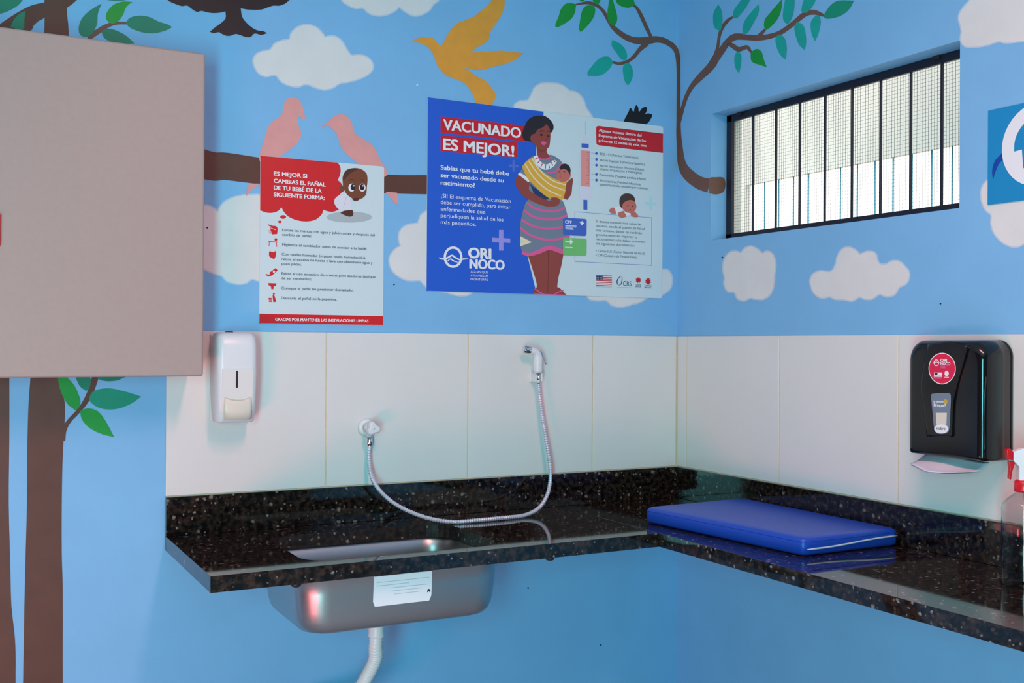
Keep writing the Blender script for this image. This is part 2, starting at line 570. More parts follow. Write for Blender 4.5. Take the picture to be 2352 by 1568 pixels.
leaf(RL, [(280, 98), (300, 60), (325, 98), (360, 140), (385, 200), (385, 235), (365, 258), (325, 225), (295, 170)], 'leaf_green')
leaf(RL, [(365, 100), (400, 60), (435, 100), (430, 150), (415, 163), (385, 140)], 'leaf_deep')
leaf(RL, [(465, 100), (520, 70), (605, 95), (560, 113), (500, 114)], 'leaf_deep')
leaf(RL, [(430, 200), (450, 165), (520, 150), (600, 165), (680, 190), (630, 225), (560, 250), (490, 248), (445, 225)], 'leaf_teal')
leaf(RL, [(385, 260), (420, 247), (470, 260), (510, 310), (550, 385), (490, 370), (430, 340), (395, 300)], 'leaf_green')

# black bird, orange bird, two pink birds, black feathers
shape(PX, [(370, -20), (385, 0), (400, 8), (418, 14), (430, 13), (440, 20), (452, 27), (463, 25), (475, 28), (490, 30), (505, 29), (518, 26), (518, 42), (510, 51), (495, 62), (482, 73), (490, 76), (503, 74), (510, 78), (520, 82), (530, 82), (541, 78), (550, 80), (562, 84), (575, 85), (585, 77), (600, 80), (614, 76), (605, 72), (592, 70), (580, 64), (566, 52), (556, 38), (553, 19), (570, 22), (600, 22), (615, 17), (628, 13), (642, 13), (655, 8), (668, -5), (670, -25)], 'black_paint', 6)
shape(R2, [(1297, 312), (1350, 292), (1410, 283), (1460, 295), (1500, 335), (1520, 358), (1545, 315), (1580, 250), (1640, 185), (1710, 155), (1770, 130), (1820, 90), (1880, 40), (1920, -10), (1930, -60), (2020, -60), (2012, 0), (2010, 50), (1985, 120), (1940, 190), (1900, 250), (1890, 300), (1840, 345), (1790, 370), (1762, 408), (1830, 395), (1900, 400), (1980, 390), (2060, 400), (2160, 408), (2100, 455), (2020, 490), (1930, 512), (1850, 535), (1780, 538), (1690, 515), (1740, 545), (1800, 590), (1870, 630), (1920, 690), (1948, 740), (1930, 775), (1890, 830), (1800, 830), (1770, 740), (1720, 660), (1670, 625), (1600, 600), (1540, 565), (1495, 505), (1465, 430), (1430, 375), (1390, 345), (1340, 328)], 'orange_paint', 6)
shape(R2, [(475, 925), (468, 880), (450, 810), (420, 765), (375, 747), (330, 765), (305, 810), (297, 870), (270, 905), (220, 940), (185, 985), (165, 1050), (140, 1130), (118, 1215), (130, 1260), (250, 1260), (270, 1215), (340, 1165), (410, 1110), (440, 1050), (445, 1020), (420, 960), (412, 900), (430, 895), (455, 925)], 'pink_paint', 6)
shape(R2, [(590, 982), (640, 945), (700, 895), (750, 880), (800, 900), (835, 960), (860, 1030), (920, 1070), (980, 1110), (1020, 1160), (1050, 1230), (1095, 1295), (1112, 1345), (1060, 1370), (900, 1290), (860, 1240), (790, 1190), (740, 1110), (725, 1050), (690, 1000), (650, 970)], 'pink_paint', 6)
shape(R2, [(40, 1415), (120, 1415), (70, 1460), (15, 1515), (25, 1460)], 'pink_paint', 6)
shape(PX, [(885, 440), (912, 442), (916, 468), (908, 467), (897, 453)], 'pink_paint', 6)
shape(R3, [(1070, 1095), (1115, 1000), (1120, 980), (1135, 972), (1150, 1000), (1160, 1005), (1170, 960), (1185, 942), (1200, 970), (1203, 1000), (1210, 1005), (1240, 970), (1272, 962), (1278, 990), (1260, 1030), (1290, 1020), (1325, 1030), (1320, 1055), (1300, 1090), (1275, 1122), (1270, 1190), (1080, 1180)], 'black_paint', 6, 4)

# slender tree growing in the corner, across both walls
paint_ribbon(W2, ribbon(R3([(1838, 1672, 128), (1740, 1640, 115), (1640, 1560, 104), (1592, 1470, 74), (1574, 1340, 54), (1563, 1200, 44), (1562, 1080, 38), (1561, 900, 34), (1562, 700, 34), (1556, 520, 40), (1525, 430, 48), (1450, 375, 52), (1370, 355, 58), (1280, 365, 66), (1180, 365, 60), (1100, 340, 52), (1030, 295, 48), (970, 240, 40), (925, 170, 32), (880, 95, 30), (820, 45, 30), (740, 25, 26), (635, 42, 14)])), 'twig_paint', 4)
paint_ribbon(W2, ribbon(R3([(1318, 340, 30), (1270, 240, 34), (1220, 130, 34), (1185, 70, 26), (1150, 45, 18)])), 'twig_paint', 4)
paint_ribbon(W2, ribbon(R3([(1275, 385, 60), (1210, 450, 38), (1160, 510, 34), (1100, 555, 28), (1030, 572, 26), (965, 560, 20)])), 'twig_paint', 4)
paint_ribbon(W2, ribbon(R3([(1570, 1110, 22), (1590, 1010, 34), (1625, 890, 36), (1680, 780, 44), (1760, 690, 60), (1850, 600, 70), (1900, 520, 70), (1960, 440, 60), (2010, 370, 56), (2070, 330, 56), (2150, 330, 52)])), 'twig_paint', 4)
paint_ribbon(W2, ribbon(R4([(240, 280, 46), (290, 264, 44), (360, 268, 40), (440, 272, 40), (520, 262, 36), (600, 235, 34), (680, 180, 34), (740, 130, 36), (790, 95, 38), (840, 88, 36), (880, 98, 28), (915, 112, 18)])), 'twig_paint', 4)
paint_ribbon(W2, ribbon(R3([(1890, 520, 44), (1915, 420, 28), (1930, 320, 28), (1960, 240, 32), (2010, 180, 30), (2055, 152, 16)])), 'twig_paint', 4)
paint_ribbon(W2, ribbon(R4([(225, 310, 26), (260, 330, 34), (300, 355, 34), (335, 345, 30), (365, 340, 26), (398, 384, 14)])), 'twig_paint', 4)
paint_ribbon(W2, ribbon(R4([(450, 256, 30), (470, 236, 24), (492, 210, 18)])), 'twig_paint', 4)
leaf(R3, [(640, 40), (600, 28), (545, 35), (505, 80), (485, 140), (455, 215), (452, 240), (480, 243), (540, 210), (600, 165), (630, 110)], 'leaf_green')
leaf(R3, [(740, 50), (800, 50), (812, 90), (800, 150), (760, 210), (710, 265), (680, 290), (666, 260), (675, 190), (690, 110), (710, 70)], 'leaf_green')
leaf(R3, [(940, -30), (965, -30), (985, 50), (1005, 120), (1010, 180), (990, 225), (965, 228), (935, 195), (922, 130), (930, 50)], 'leaf_green')
leaf(R3, [(985, -40), (1150, -40), (1170, 40), (1120, 68), (1060, 60), (1010, 30)], 'leaf_green')
leaf(R3, [(780, -40), (865, -40), (858, 10), (840, 40), (800, 25)], 'leaf_green')
leaf(R3, [(655, -30), (720, -30), (715, 10), (680, 10)], 'leaf_green')
leaf(R3, [(965, 358), (1030, 390), (1080, 440), (1100, 500), (1092, 545), (1050, 535), (1000, 470), (960, 410)], 'leaf_mint')
leaf(R3, [(965, 545), (930, 510), (870, 515), (820, 550), (780, 600), (742, 650), (745, 682), (810, 685), (880, 670), (940, 620), (965, 580)], 'leaf_mint')
leaf(R3, [(1080, 570), (1120, 572), (1148, 620), (1150, 690), (1130, 740), (1105, 770), (1080, 735), (1065, 670), (1060, 610)], 'leaf_mint')
leaf(R4, [(155, 30), (180, 80), (185, 170), (170, 225), (130, 200), (118, 150), (122, 90)], 'leaf_mint')
leaf(R4, [(260, 125), (265, 80), (300, 25), (345, -25), (395, -20), (350, 60), (310, 110), (285, 132)], 'leaf_mint')
leaf(R4, [(445, 28), (445, 90), (410, 160), (370, 230), (335, 250), (328, 215), (345, 150), (390, 90)], 'leaf_mint')
leaf(R4, [(612, -5), (610, 60), (585, 130), (530, 195), (500, 215), (485, 195), (490, 140), (530, 90), (580, 30)], 'leaf_green')
leaf(R4, [(640, -30), (705, -30), (700, 70), (680, 140), (655, 175), (625, 150), (620, 90)], 'leaf_mint')
leaf(R4, [(780, -30), (870, -30), (830, 50), (790, 90), (760, 92), (752, 75), (760, 30)], 'leaf_mint')
leaf(R4, [(915, 115), (930, 80), (970, 30), (1020, 5), (1130, 5), (1100, 60), (1050, 105), (980, 130), (925, 132)], 'leaf_teal')
leaf(R4, [(855, 110), (885, 115), (892, 160), (875, 240), (850, 297), (825, 240), (820, 160)], 'leaf_mint')
leaf(R4, [(720, 158), (765, 180), (785, 260), (785, 320), (775, 360), (735, 320), (710, 250), (702, 190)], 'leaf_mint')
leaf(R4, [(600, 245), (635, 280), (648, 350), (640, 430), (605, 400), (575, 340), (568, 270)], 'leaf_mint')
leaf(R4, [(295, 370), (318, 390), (320, 450), (305, 527), (280, 490), (270, 430), (280, 385)], 'leaf_mint')
leaf(R4, [(430, 352), (465, 370), (480, 420), (503, 482), (450, 465), (400, 445), (388, 410), (395, 375)], 'leaf_green')
# the branch end runs on over the window reveal
q_ = smooth_closed(R4([(92, 1282), (140, 1272), (190, 1274), (204, 1295), (206, 1340), (190, 1380), (140, 1396), (92, 1388)]), 4, 80)
wr.poly([on(1, OY1 - 0.0006, px, py) for px, py in q_], 'twig_paint')
# beyond the frame the reveal is bare pale render
wr.box(FX + 0.016, WT, OY1 - 0.0012, OY1, OZ0, OZ1, 'outer_plaster')
wr.box(FX + 0.016, WT, OY0, OY1, OZ1 - 0.0012, OZ1, 'outer_plaster')
# small nail marks
for px_, py_ in ((1213, 1350), (905, 653), (476, 523), (1380, 1481), (1659, 591), (2160, 697)):
    paint(W2, [(px_ + 2.2 * math.cos(a), py_ + 2.2 * math.sin(a)) for a in (0, 1.26, 2.5, 3.8, 5)], 'black_paint', 7)
paint(W2, [(958, 192), (961, 195), (955, 198)], 'p_white', 7)

wall_back = structure(wb.build('wall_back'))
wall_right = structure(wr.build('wall_right'))

mb = MB(); mb.box(XL - WT, WT + 0.0, YB, 0.0, ZF - 0.1, ZF, 'floor_bluish_bounce')
structure(mb.build('floor'))
mb = MB(); mb.box(XL - WT, WT, YB, WT, ZC, ZC + 0.1, 'ceiling_white')
structure(mb.build('ceiling'))
mb = MB()
mb.box(XL - WT, XL, YB, 0.0, ZF, ZC, 'dim_wall')
structure(mb.build('wall_left'))
mb = MB(); mb.box(XL - WT, WT, YB - 0.1, YB, ZF, ZC, 'dim_wall')
structure(mb.build('wall_rear'))

# wall tiles: grout bed with raised tiles, on both walls
ZT0, ZT1, TH = 0.115, 0.6066, 0.006
LE = -1.8688
gr = MB()
gr.box(LE + 0.002, -0.002, -0.004, 0, ZT0 - 0.01, ZT1 - 0.001, 'grout')
xs = [LE, -1.3790, -0.8803, -0.3816, -0.0075]
for a, b in zip(xs[:-1], xs[1:]):
    gr.box(a + (0 if a == LE else 0.0022), b - 0.0022, -TH, -0.001, ZT0 + 0.003, ZT1, 'tile')
structure(gr.build('wall_tiles', wall_back, bevel=0.0012, seg=1))
gr = MB()
gr.box(-0.004, 0, -2.59, -0.002, ZT0 - 0.01, ZT1 - 0.001, 'grout')
ys = [-0.0075, -0.0642, -0.5629, -1.0616, -1.5603, -2.059, -2.56]
for a, b in zip(ys[:-1], ys[1:]):
    gr.box(-TH, -0.001, b + 0.0022, a - 0.0022, ZT0 + 0.003, ZT1, 'tile')
structure(gr.build('wall_tiles', wall_right, bevel=0.0012, seg=1))

# ---------------------------------------------------------------- barred window
win = thing('window_1', 'low wide window with black iron bars and wire mesh', 'window', (FX, (OY0 + OY1) / 2, OZ0))
structure(win)
mb = MB()
fy0, fy1, fz0, fz1 = OY0 - 0.0, OY1, OZ0, OZ1
mb.box(FX, FX + 0.014, fy1 - 0.030, fy1, fz0, fz1, 'iron_paint')
mb.box(FX, FX + 0.014, fy0, fy0 + 0.030, fz0, fz1, 'iron_paint')
mb.box(FX, FX + 0.014, fy0, fy1, fz1 - 0.026, fz1, 'iron_paint')
mb.box(FX, FX + 0.014, fy0, fy1, fz0, fz0 + 0.026, 'iron_paint')
mb.build('window_frame', win, bevel=0.002)
for by in (-0.332, -0.449, -0.565, -0.681, -0.798, -0.914, -1.029, -1.141):
    mb = MB(); mb.box(FX + 0.004, FX + 0.011, by - 0.0036, by + 0.0036, fz0 + 0.020, fz1 - 0.020, 'iron_paint')
    mb.build('window_bar', win, bevel=0.0015)
mb = MB()
MX = FX + 0.020
y = fy0 + 0.003
while y < fy1 - 0.002:
    mb.box(MX - 0.0004, MX + 0.0004, y - 0.0003, y + 0.0003, fz0 + 0.001, fz1 - 0.001, 'wire'); y += 0.0105
z = fz0 + 0.004
while z < fz1 - 0.002:
    mb.box(MX - 0.0004, MX + 0.0004, fy0 + 0.001, fy1 - 0.001, z - 0.0003, z + 0.0003, 'wire'); z += 0.0112
mb.build('wire_mesh', win)
for yy in (-0.272, -1.13):        # fixing clips on the head of the frame
    mb = MB(); mb.box(FX - 0.008, FX + 0.004, yy - 0.012, yy + 0.012, fz1 - 0.012, fz1 - 0.002, 'rust')
    mb.build('fixing_clip', win, bevel=0.002)

# the wall outside, with its own barred opening
OX = 1.2
mb = MB()
oy1, oz1 = 1.026, 1.402
mb.box(OX, OX + 0.035, oy1, 3.2, ZF, 2.7, 'outer_plaster')
mb.box(OX, OX + 0.035, -2.6, oy1, oz1, 2.7, 'outer_plaster')
mb.box(OX, OX + 0.035, -2.6, oy1, ZF, 0.55, 'outer_plaster')
mb.box(OX, OX + 0.035, -2.6, -1.3, 0.55, oz1, 'outer_plaster')
structure(mb.build('wall_outside'))
mb = MB(); mb.box(WT, 6.0, -6, 6, ZF - 0.1, ZF, 'pale_paving')
structure(mb.build('ground'))
grl = thing('window_2', 'grille of thin upright rods in the opening outside', 'window', (OX + 0.018, -0.14, 0.55))
structure(grl)
yy = 0.899
while yy > -1.25:
    mb = MB(); mb.tube([(OX + 0.018, yy, 0.55), (OX + 0.018, yy, oz1)], 0.0038, 'rod_teal', 8)
    mb.build('grille_rod', grl); yy -= 0.1035

# ---------------------------------------------------------------- granite worktop
D1, D2, TK = 0.6092, 0.5241, 0.0413
ct = thing('granite_worktop', 'L-shaped black speckled granite worktop with upstand running round the room corner', 'worktop', (-0.55, -0.3, 0))


def rrect(x0, x1, y0, y1, r, n=7):
    out = []
    for cx, cy, a0 in ((x1 - r, y1 - r, 0), (x0 + r, y1 - r, 90), (x0 + r, y0 + r, 180), (x1 - r, y0 + r, 270)):
        for i in range(n + 1):
            a = math.radians(a0 + 90 * i / n)
            out.append((cx + r * math.cos(a), cy + r * math.sin(a)))
    return out


SX0, SX1, SY0, SY1 = -1.610, -1.030, -0.560, -0.150      # sink opening
hole = rrect(SX0, SX1, SY0, SY1, 0.085)
mb = MB()
outer = [(LE, 0), (LE, -D1), (-D2 - 0.0006, -D1), (-D2 - 0.0006, 0)]
for z in (0, -TK):
    mb.poly([(x, y, z) for x, y in outer], 'granite', [[(x, y, z) for x, y in hole]])
for i in range(4):
    a, b = outer[i], outer[(i + 1) % 4]
    mb.add([(*a, 0), (*b, 0), (*b, -TK), (*a, -TK)], [(0, 1, 2, 3)], 'granite')
for i in range(len(hole)):
    a, b = hole[i], hole[(i + 1) % len(hole)]
    mb.add([(*a, 0), (*b, 0), (*b, -TK), (*a, -TK)], [(0, 1, 2, 3)], 'granite_sawn')
mb.build('worktop_slab', ct)
mb = MB(); mb.box(-D2 + 0.0006, 0, -2.6, 0, -TK, 0, 'granite')
mb.build('worktop_slab', ct, bevel=0.001, seg=1)
mb = MB(); mb.box(LE, -0.0005, -0.016, 0, 0.0003, ZT0, 'granite')
mb.build('upstand', ct, bevel=0.001, seg=1)
mb = MB(); mb.box(-0.016, 0, -2.6, -0.0165, 0.0003, ZT0, 'granite')
mb.build('upstand', ct, bevel=0.001, seg=1)
for px_, py_ in ((680, 1345), (1263, 1290)):
    p = on(1, -D1 + 0.016, px_, py_)
    mb = MB(); mb.lathe([(0.0135, -TK + 0.0005), (0.0135, -TK - 0.004), (0.012, -TK - 0.008), (0.007, -TK - 0.0105)], (p.x, p.y, 0), 'rust', 18)
    mb.build('fixing_bolt', ct)

# ---------------------------------------------------------------- sink, its sticker and the drain hose
sk = thing('sink_basin', 'stainless steel sink bowl set under the granite worktop', 'sink', ((SX0 + SX1) / 2, (SY0 + SY1) / 2, -0.205))
mb = MB()
prof = [(-0.004, -TK - 0.0005, 0.085), (0.0, -TK - 0.004, 0.085), (0.002, -0.09, 0.083), (0.007, -0.14, 0.08), (0.011, -0.165, 0.078), (0.017, -0.183, 0.075), (0.028, -0.196, 0.068), (0.045, -0.203, 0.06), (0.085, -0.206, 0.05)]
secs = [[(x, y, z) for x, y in rrect(SX0 - 0.018 + d, SX1 + 0.004 - d, SY0 - 0.002 + d, SY1 + 0.01 - d, r, 7)] for d, z, r in prof]
mb.loft(secs, 'steel', (False, True))
mb.build('bowl', sk, solidify=0.0012)
mb = MB()
mb.lathe([(0.045, 0.0), (0.045, 0.003), (0.030, 0.004), (0.027, 0.001)], (-1.345, -0.37, -0.2045), 'chrome')
mb.build('drain_strainer', sk)
mb = MB()
ft = SY0 - 0.002


def bowl_front(z):
    zz = [p[1] for p in prof]; dd = [p[0] for p in prof]
    for i in range(len(zz) - 1):
        if zz[i] >= z >= zz[i + 1]:
            t = (zz[i] - z) / (zz[i] - zz[i + 1]); return ft + dd[i] + (dd[i + 1] - dd[i]) * t
    return ft


st0, st1 = on(1, ft, 858, 1345).x, on(1, ft, 992, 1345).x
zt, zb_ = -TK - 0.012, on(1, ft, 860, 1397).z + 0.003
rows = []
for i in range(7):
    z = zt + (zb_ - zt) * i / 6
    inset = 0.006 if i == 6 else 0
    rows.append([(st0 + inset, bowl_front(z) - 0.0016, z), (st1 - inset, bowl_front(z) - 0.0016, z)])
v_ = [p for r in rows for p in r]
mb.add(v_, [(2 * i, 2 * i + 1, 2 * i + 3, 2 * i + 2) for i in range(6)], 'p_white')
for i, (f0, f1) in enumerate(((0.05, 0.95), (0.05, 0.6), (0.3, 0.92), (0.3, 0.85), (0.35, 0.8))):
    z = zt + (zb_ - zt) * (0.2 + i * 0.11)
    yb = bowl_front(z) - 0.0019
    mb.add([(st0 + (st1 - st0) * f0, yb, z), (st0 + (st1 - st0) * f1, yb, z), (st0 + (st1 - st0) * f1, yb, z - 0.0012), (st0 + (st1 - st0) * f0, yb, z - 0.0012)], [(0, 1, 2, 3)], 'p_shade')
z = zt + (zb_ - zt) * 0.62
yb = bowl_front(z) - 0.0021
xm = st1 - 0.009
mb.add([(xm - 0.005, yb, z - 0.007), (xm - 0.003, yb, z), (xm, yb, z + 0.002), (xm + 0.003, yb, z), (xm + 0.005, yb, z - 0.007), (xm + 0.002, yb, z - 0.007), (xm, yb, z - 0.003), (xm - 0.002, yb, z - 0.007)], [(0, 1, 7), (1, 2, 6, 7), (2, 3, 5, 6), (3, 4, 5)], 'p_black')
o = mb.build('sticker', sk, solidify=0.0004)
o['label'] = 'white paper sticker with faded print'

dx_, dy_ = -1.345, -0.37
dh = thing('drain_hose', 'white corrugated plastic drain hose hanging below the steel sink', 'hose', (dx_, dy_, -0.21))
mb = MB()
mb.lathe([(0.030, -0.208), (0.031, -0.216), (0.030, -0.231), (0.024, -0.240), (0.0215, -0.242)], (dx_, dy_, 0), 'pvc_white')
for k in range(10):
    a = 2 * math.pi * k / 10
    mb.box(dx_ + 0.030 * math.cos(a) - 0.002, dx_ + 0.030 * math.cos(a) + 0.002, dy_ + 0.030 * math.sin(a) - 0.002, dy_ + 0.030 * math.sin(a) + 0.002, -0.229, -0.214, 'pvc_white')
mb.build('coupling_nut', dh)
mb = MB()
mb.lathe([(0.0215, -0.241), (0.0225, -0.243), (0.0225, -0.262), (0.0235, -0.264), (0.0235, -0.270), (0.021, -0.272)], (dx_, dy_, 0), 'pvc_white')
mb.build('collar', dh)
ctl = [(dx_, dy_, -0.268), (dx_ - 0.001, dy_ + 0.002, -0.30), (on(1, -0.355, 862, 1512)), (on(1, -0.34, 845, 1548)), (on(1, -0.32, 815, 1598)), (on(1, -0.28, 780, 1640)), (-1.52, -0.16, -0.53), (-1.545, -0.02, -0.56)]
path = smooth_open([tuple(p) for p in ctl], 10)
dense, acc = [], 0
for i in range(len(path) - 1):
    a, b = Vector(path[i]), Vector(path[i + 1])
    kseg = max(1, int((b - a).length / 0.0018))
    for j in range(kseg):
        dense.append(a.lerp(b, j / kseg))
rads = []
s_ = 0
for i, p in enumerate(dense):
    if i:
        s_ += (p - dense[i - 1]).length
    rads.append(0.0195 + 0.0016 * math.sin(2 * math.pi * s_ / 0.0085))
mb = MB(); mb.tube(dense, rads, 'pvc_white', 20)
mb.build('corrugated_tube', dh)

# ---------------------------------------------------------------- wall cabinet at the end of the worktop
cx0, cx1, cz0, cz1 = -2.86, -1.803, 0.477, 1.388
cb = thing('wall_cabinet', 'large beige metal cabinet mounted on the mural wall over the tree trunks', 'cabinet', ((cx0 + cx1) / 2, 0, cz0))
mb = MB(); mb.box(cx0 + 0.003, cx1 - 0.003, -0.180, -0.003, cz0 + 0.003, cz1 - 0.003, 'beige_metal')
mb.build('cabinet_body', cb, bevel=0.003)
xm_ = -2.334
for a, b in ((xm_ + 0.002, cx1), (cx0, xm_ - 0.002)):
    mb = MB(); mb.box(a, b, -0.2, -0.1815, cz0, cz1, 'beige_metal')
    d_ = mb.build('door', cb, bevel=0.007, seg=3)
    if a > xm_:
        hz0, hz1 = back(4, 566, 0.2).z, back(4, 492, 0.2).z
        mb = MB()
        mb.box(xm_ + 0.006, -2.3215, -0.212, -0.2, hz0, hz1, 'red_plastic')
        h_ = mb.build('door_handle', d_, bevel=0.003)
        h_['label'] = 'red handle'

# ---------------------------------------------------------------- soap dispenser
sd = thing('soap_dispenser', 'white liquid soap dispenser with dark slot on the tiles beside the cabinet', 'soap dispenser', (-1.685, 0, 0.334))
x0, x1, z0, z1 = -1.745, -1.625, 0.334, 0.603


def rr_sec(hw, hd, r, cx, cyb, z, n=5):
    """horizontal section against the wall: flat at the back, rounded at the front"""
    pts = [(cx + hw, cyb), (cx - hw, cyb)]
    for a0, qx in ((180, -1), (270, 1)):
        for i in range(n + 1):
            a = math.radians(a0 + 90 * i / n)
            pts.append((cx + qx * (hw - r) + r * math.cos(a), cyb - hd + r + r * math.sin(a)))
    return [(x, y, z) for x, y in pts]


mb = MB()
xc = (x0 + x1) / 2
mb.loft([rr_sec(0.058, 0.018, 0.010, xc, -0.0065, z, 4) for z in (z0 + 0.004, z0 + 0.006, z1 - 0.012, z1 - 0.006)], 'white_plastic')
mb.build('back_plate', sd)
mb = MB()
pr = [(0.050, 0.080, 0.012, z0 + 0.002), (0.055, 0.088, 0.016, z0 + 0.008), (0.0575, 0.098, 0.018, z0 + 0.07), (0.059, 0.102, 0.02, z0 + 0.15), (0.0585, 0.100, 0.02, z1 - 0.04), (0.0565, 0.094, 0.02, z1 - 0.014), (0.051, 0.084, 0.02, z1 - 0.004), (0.042, 0.070, 0.02, z1)]
mb.loft([rr_sec(a, d, r, xc, -0.012, z) for a, d, r, z in pr], 'white_plastic')
mb.build('housing', sd)
# the lower half of the cover: ivory front plate, lever and level slot


def front_y(z):
    for i in range(len(pr) - 1):
        if pr[i][3] <= z <= pr[i + 1][3]:
            t = (z - pr[i][3]) / (pr[i + 1][3] - pr[i][3])
            return -0.012 - (pr[i][1] + (pr[i + 1][1] - pr[i][1]) * t)
    return -0.11


def sd_at(px, py):
    p = on(1, -0.112, px, py)
    return p.x, p.z


fr = MB()
xa, za = sd_at(510, 847); xb, zb2 = sd_at(581, 847)
zs = [za, za - 0.04, za - 0.08, za - 0.125]
v_ = []
for z in zs:
    v_ += [(xa, front_y(z) - 0.0012, z), (xb, front_y(z) - 0.0012, z)]
fr.add(v_, [(2 * i, 2 * i + 1, 2 * i + 3, 2 * i + 2) for i in range(len(zs) - 1)], 'cream_plastic')
fr.build('front_plate', sd, solidify=0.0018)
lv = MB()
xa, zt_ = sd_at(515, 912); xb, zb_ = sd_at(577, 963)
N_ = 12
ff = front_y(zb_ + 0.03)
v_ = []
for i in range(N_ + 1):
    x = xa + (xb - xa) * i / N_
    yb = ff - 0.006 - 0.005 * math.sin(math.pi * i / N_)
    tz = zt_ - 0.011 * math.sin(math.pi * i / N_)
    bz = zb_ + (0.0025 if i in (0, N_) else 0)
    v_ += [(x, yb + 0.002, tz), (x, yb - 0.0005, tz - 0.004), (x, yb - 0.001, (tz + bz) / 2), (x, yb, bz)]
lv.add(v_, [(4 * i + k, 4 * i + 4 + k, 4 * i + 5 + k, 4 * i + 1 + k) for i in range(N_) for k in range(3)], 'ivory_plastic', True)
o = lv.build('push_lever', sd, solidify=0.004)
for px_, py_, qx, qy in ((540, 850, 547, 891),):
    a, zA = sd_at(px_ + 1.5, py_ + 1); b, zB = sd_at(qx - 1.5, qy - 1)
    s2 = MB(); s2.box(a, b, front_y((zA + zB) / 2) - 0.0035, front_y((zA + zB) / 2) + 0.004, zB, zA, 'dark_slot')
    s2.build('level_slot', sd, bevel=0.0012)
a = back(527, 759, 0.05)
s2 = MB(); s2.box(a.x - 0.010, a.x + 0.010, -0.055, -0.035, z1 - 0.003, z1 + 0.003, 'dark_slot')
s2.build('lock_tab', sd, bevel=0.001)

# ---------------------------------------------------------------- hand shower: valve, hose, spray head, wall holder
VX, VZ = -1.245, 0.302
va = thing('shower_valve', 'round white water valve with lobed handle on the tiles above the sink', 'valve', (VX, 0, VZ))
mb = MB(); mb.lathe([(0.029, 0.006), (0.029, 0.010), (0.026, 0.015), (0.018, 0.017)], (VX, 0, VZ), 'white_plastic', 32, (0, -1, 0)); mb.build('flange', va)
mb = MB(); mb.lathe([(0.0165, 0.014), (0.0165, 0.050), (0.014, 0.054)], (VX, 0, VZ), 'white_plastic', 24, (0, -1, 0))
mb.lathe([(0.011, 0.0), (0.011, 0.026)], (VX, -0.036, VZ - 0.03), 'white_plastic', 18)
mb.build('valve_body', va)
mb = MB()
secs = []
for y_, k in ((0.052, 0.85), (0.055, 1.0), (0.074, 1.0), (0.078, 0.9), (0.080, 0.7)):
    secs.append([(VX + (0.0195 + 0.0042 * math.cos(3 * t + 0.6)) * k * math.cos(t), -y_, VZ + (0.0195 + 0.0042 * math.cos(3 * t + 0.6)) * k * math.sin(t)) for t in [2 * math.pi * i / 48 for i in range(48)]])
mb.loft(secs, 'white_plastic')
mb.lathe([(0.003, 0.0795), (0.003, 0.0808)], (VX, 0, VZ), 'p_shade', 10, (0, -1, 0))
mb.build('valve_handle', va)

HY = -0.052
hb, ht = on(1, HY, 1236, 856), on(1, HY, 1230, 806)
sp = thing('spray_handset', 'small white hand spray with chrome nozzle hanging on the tiles', 'spray handset', (hb.x, HY, hb.z))
mb = MB()
el = on(1, HY, 1233, 806)
pts = smooth_open([tuple(hb), tuple(hb.lerp(el, 0.35)), tuple(on(1, HY, 1235.5, 822)), tuple(on(1, HY, 1231, 810)), tuple(on(1, HY, 1224, 806)), tuple(on(1, HY, 1218, 804.5))], 6)
rads = []
for i in range(len(pts)):
    t = i / (len(pts) - 1)
    rads.append(0.0152 + 0.0016 * math.sin(math.pi * min(1, t * 2)) - 0.004 * max(0, t - 0.55))
rads[0] = 0.0125
mb.tube(pts, rads, 'white_plastic', 18)
mb.build('spray_body', sp)
na, nb_ = on(1, HY, 1219, 805), on(1, HY, 1202, 801.5)
mb = MB(); mb.tube([na, na.lerp(nb_, 0.15), na.lerp(nb_, 0.9), nb_], [0.0120, 0.0140, 0.0130, 0.0115], 'chrome', 20); mb.build('nozzle', sp)
mb = MB()
mb.tube(smooth_open([tuple(on(1, HY, x, y)) for x, y in ((1238, 806), (1243, 808), (1246, 815), (1250, 826), (1254, 836))], 5), 0.0028, 'chrome', 10)
mb.build('trigger_lever', sp)

ho = thing('spray_holder', 'white wall bracket holding the hand spray', 'bracket', (on(1, 0, 1226, 868).x, 0, 0.44))
a, b = on(1, -0.006, 1216, 852), on(1, -0.006, 1236, 877)
mb = MB()
mb.box(a.x, b.x, -0.012, -0.006, b.z, a.z, 'white_plastic')
mb.box(a.x + 0.002, a.x + 0.008, -0.05, -0.01, b.z + 0.002, a.z - 0.006, 'white_plastic')
mb.box(hb.x + 0.0095, hb.x + 0.014, -0.06, -0.01, b.z + 0.004, a.z - 0.006, 'white_plastic')
mb.build('bracket_plate', ho, bevel=0.0015)
sx_ = on(1, -0.012, 1222, 870)
mb = MB(); mb.lathe([(0.003, 0.0), (0.0025, 0.002)], (sx_.x, -0.012, sx_.z), 'chrome', 10, (0, -1, 0)); mb.build('screw', ho)

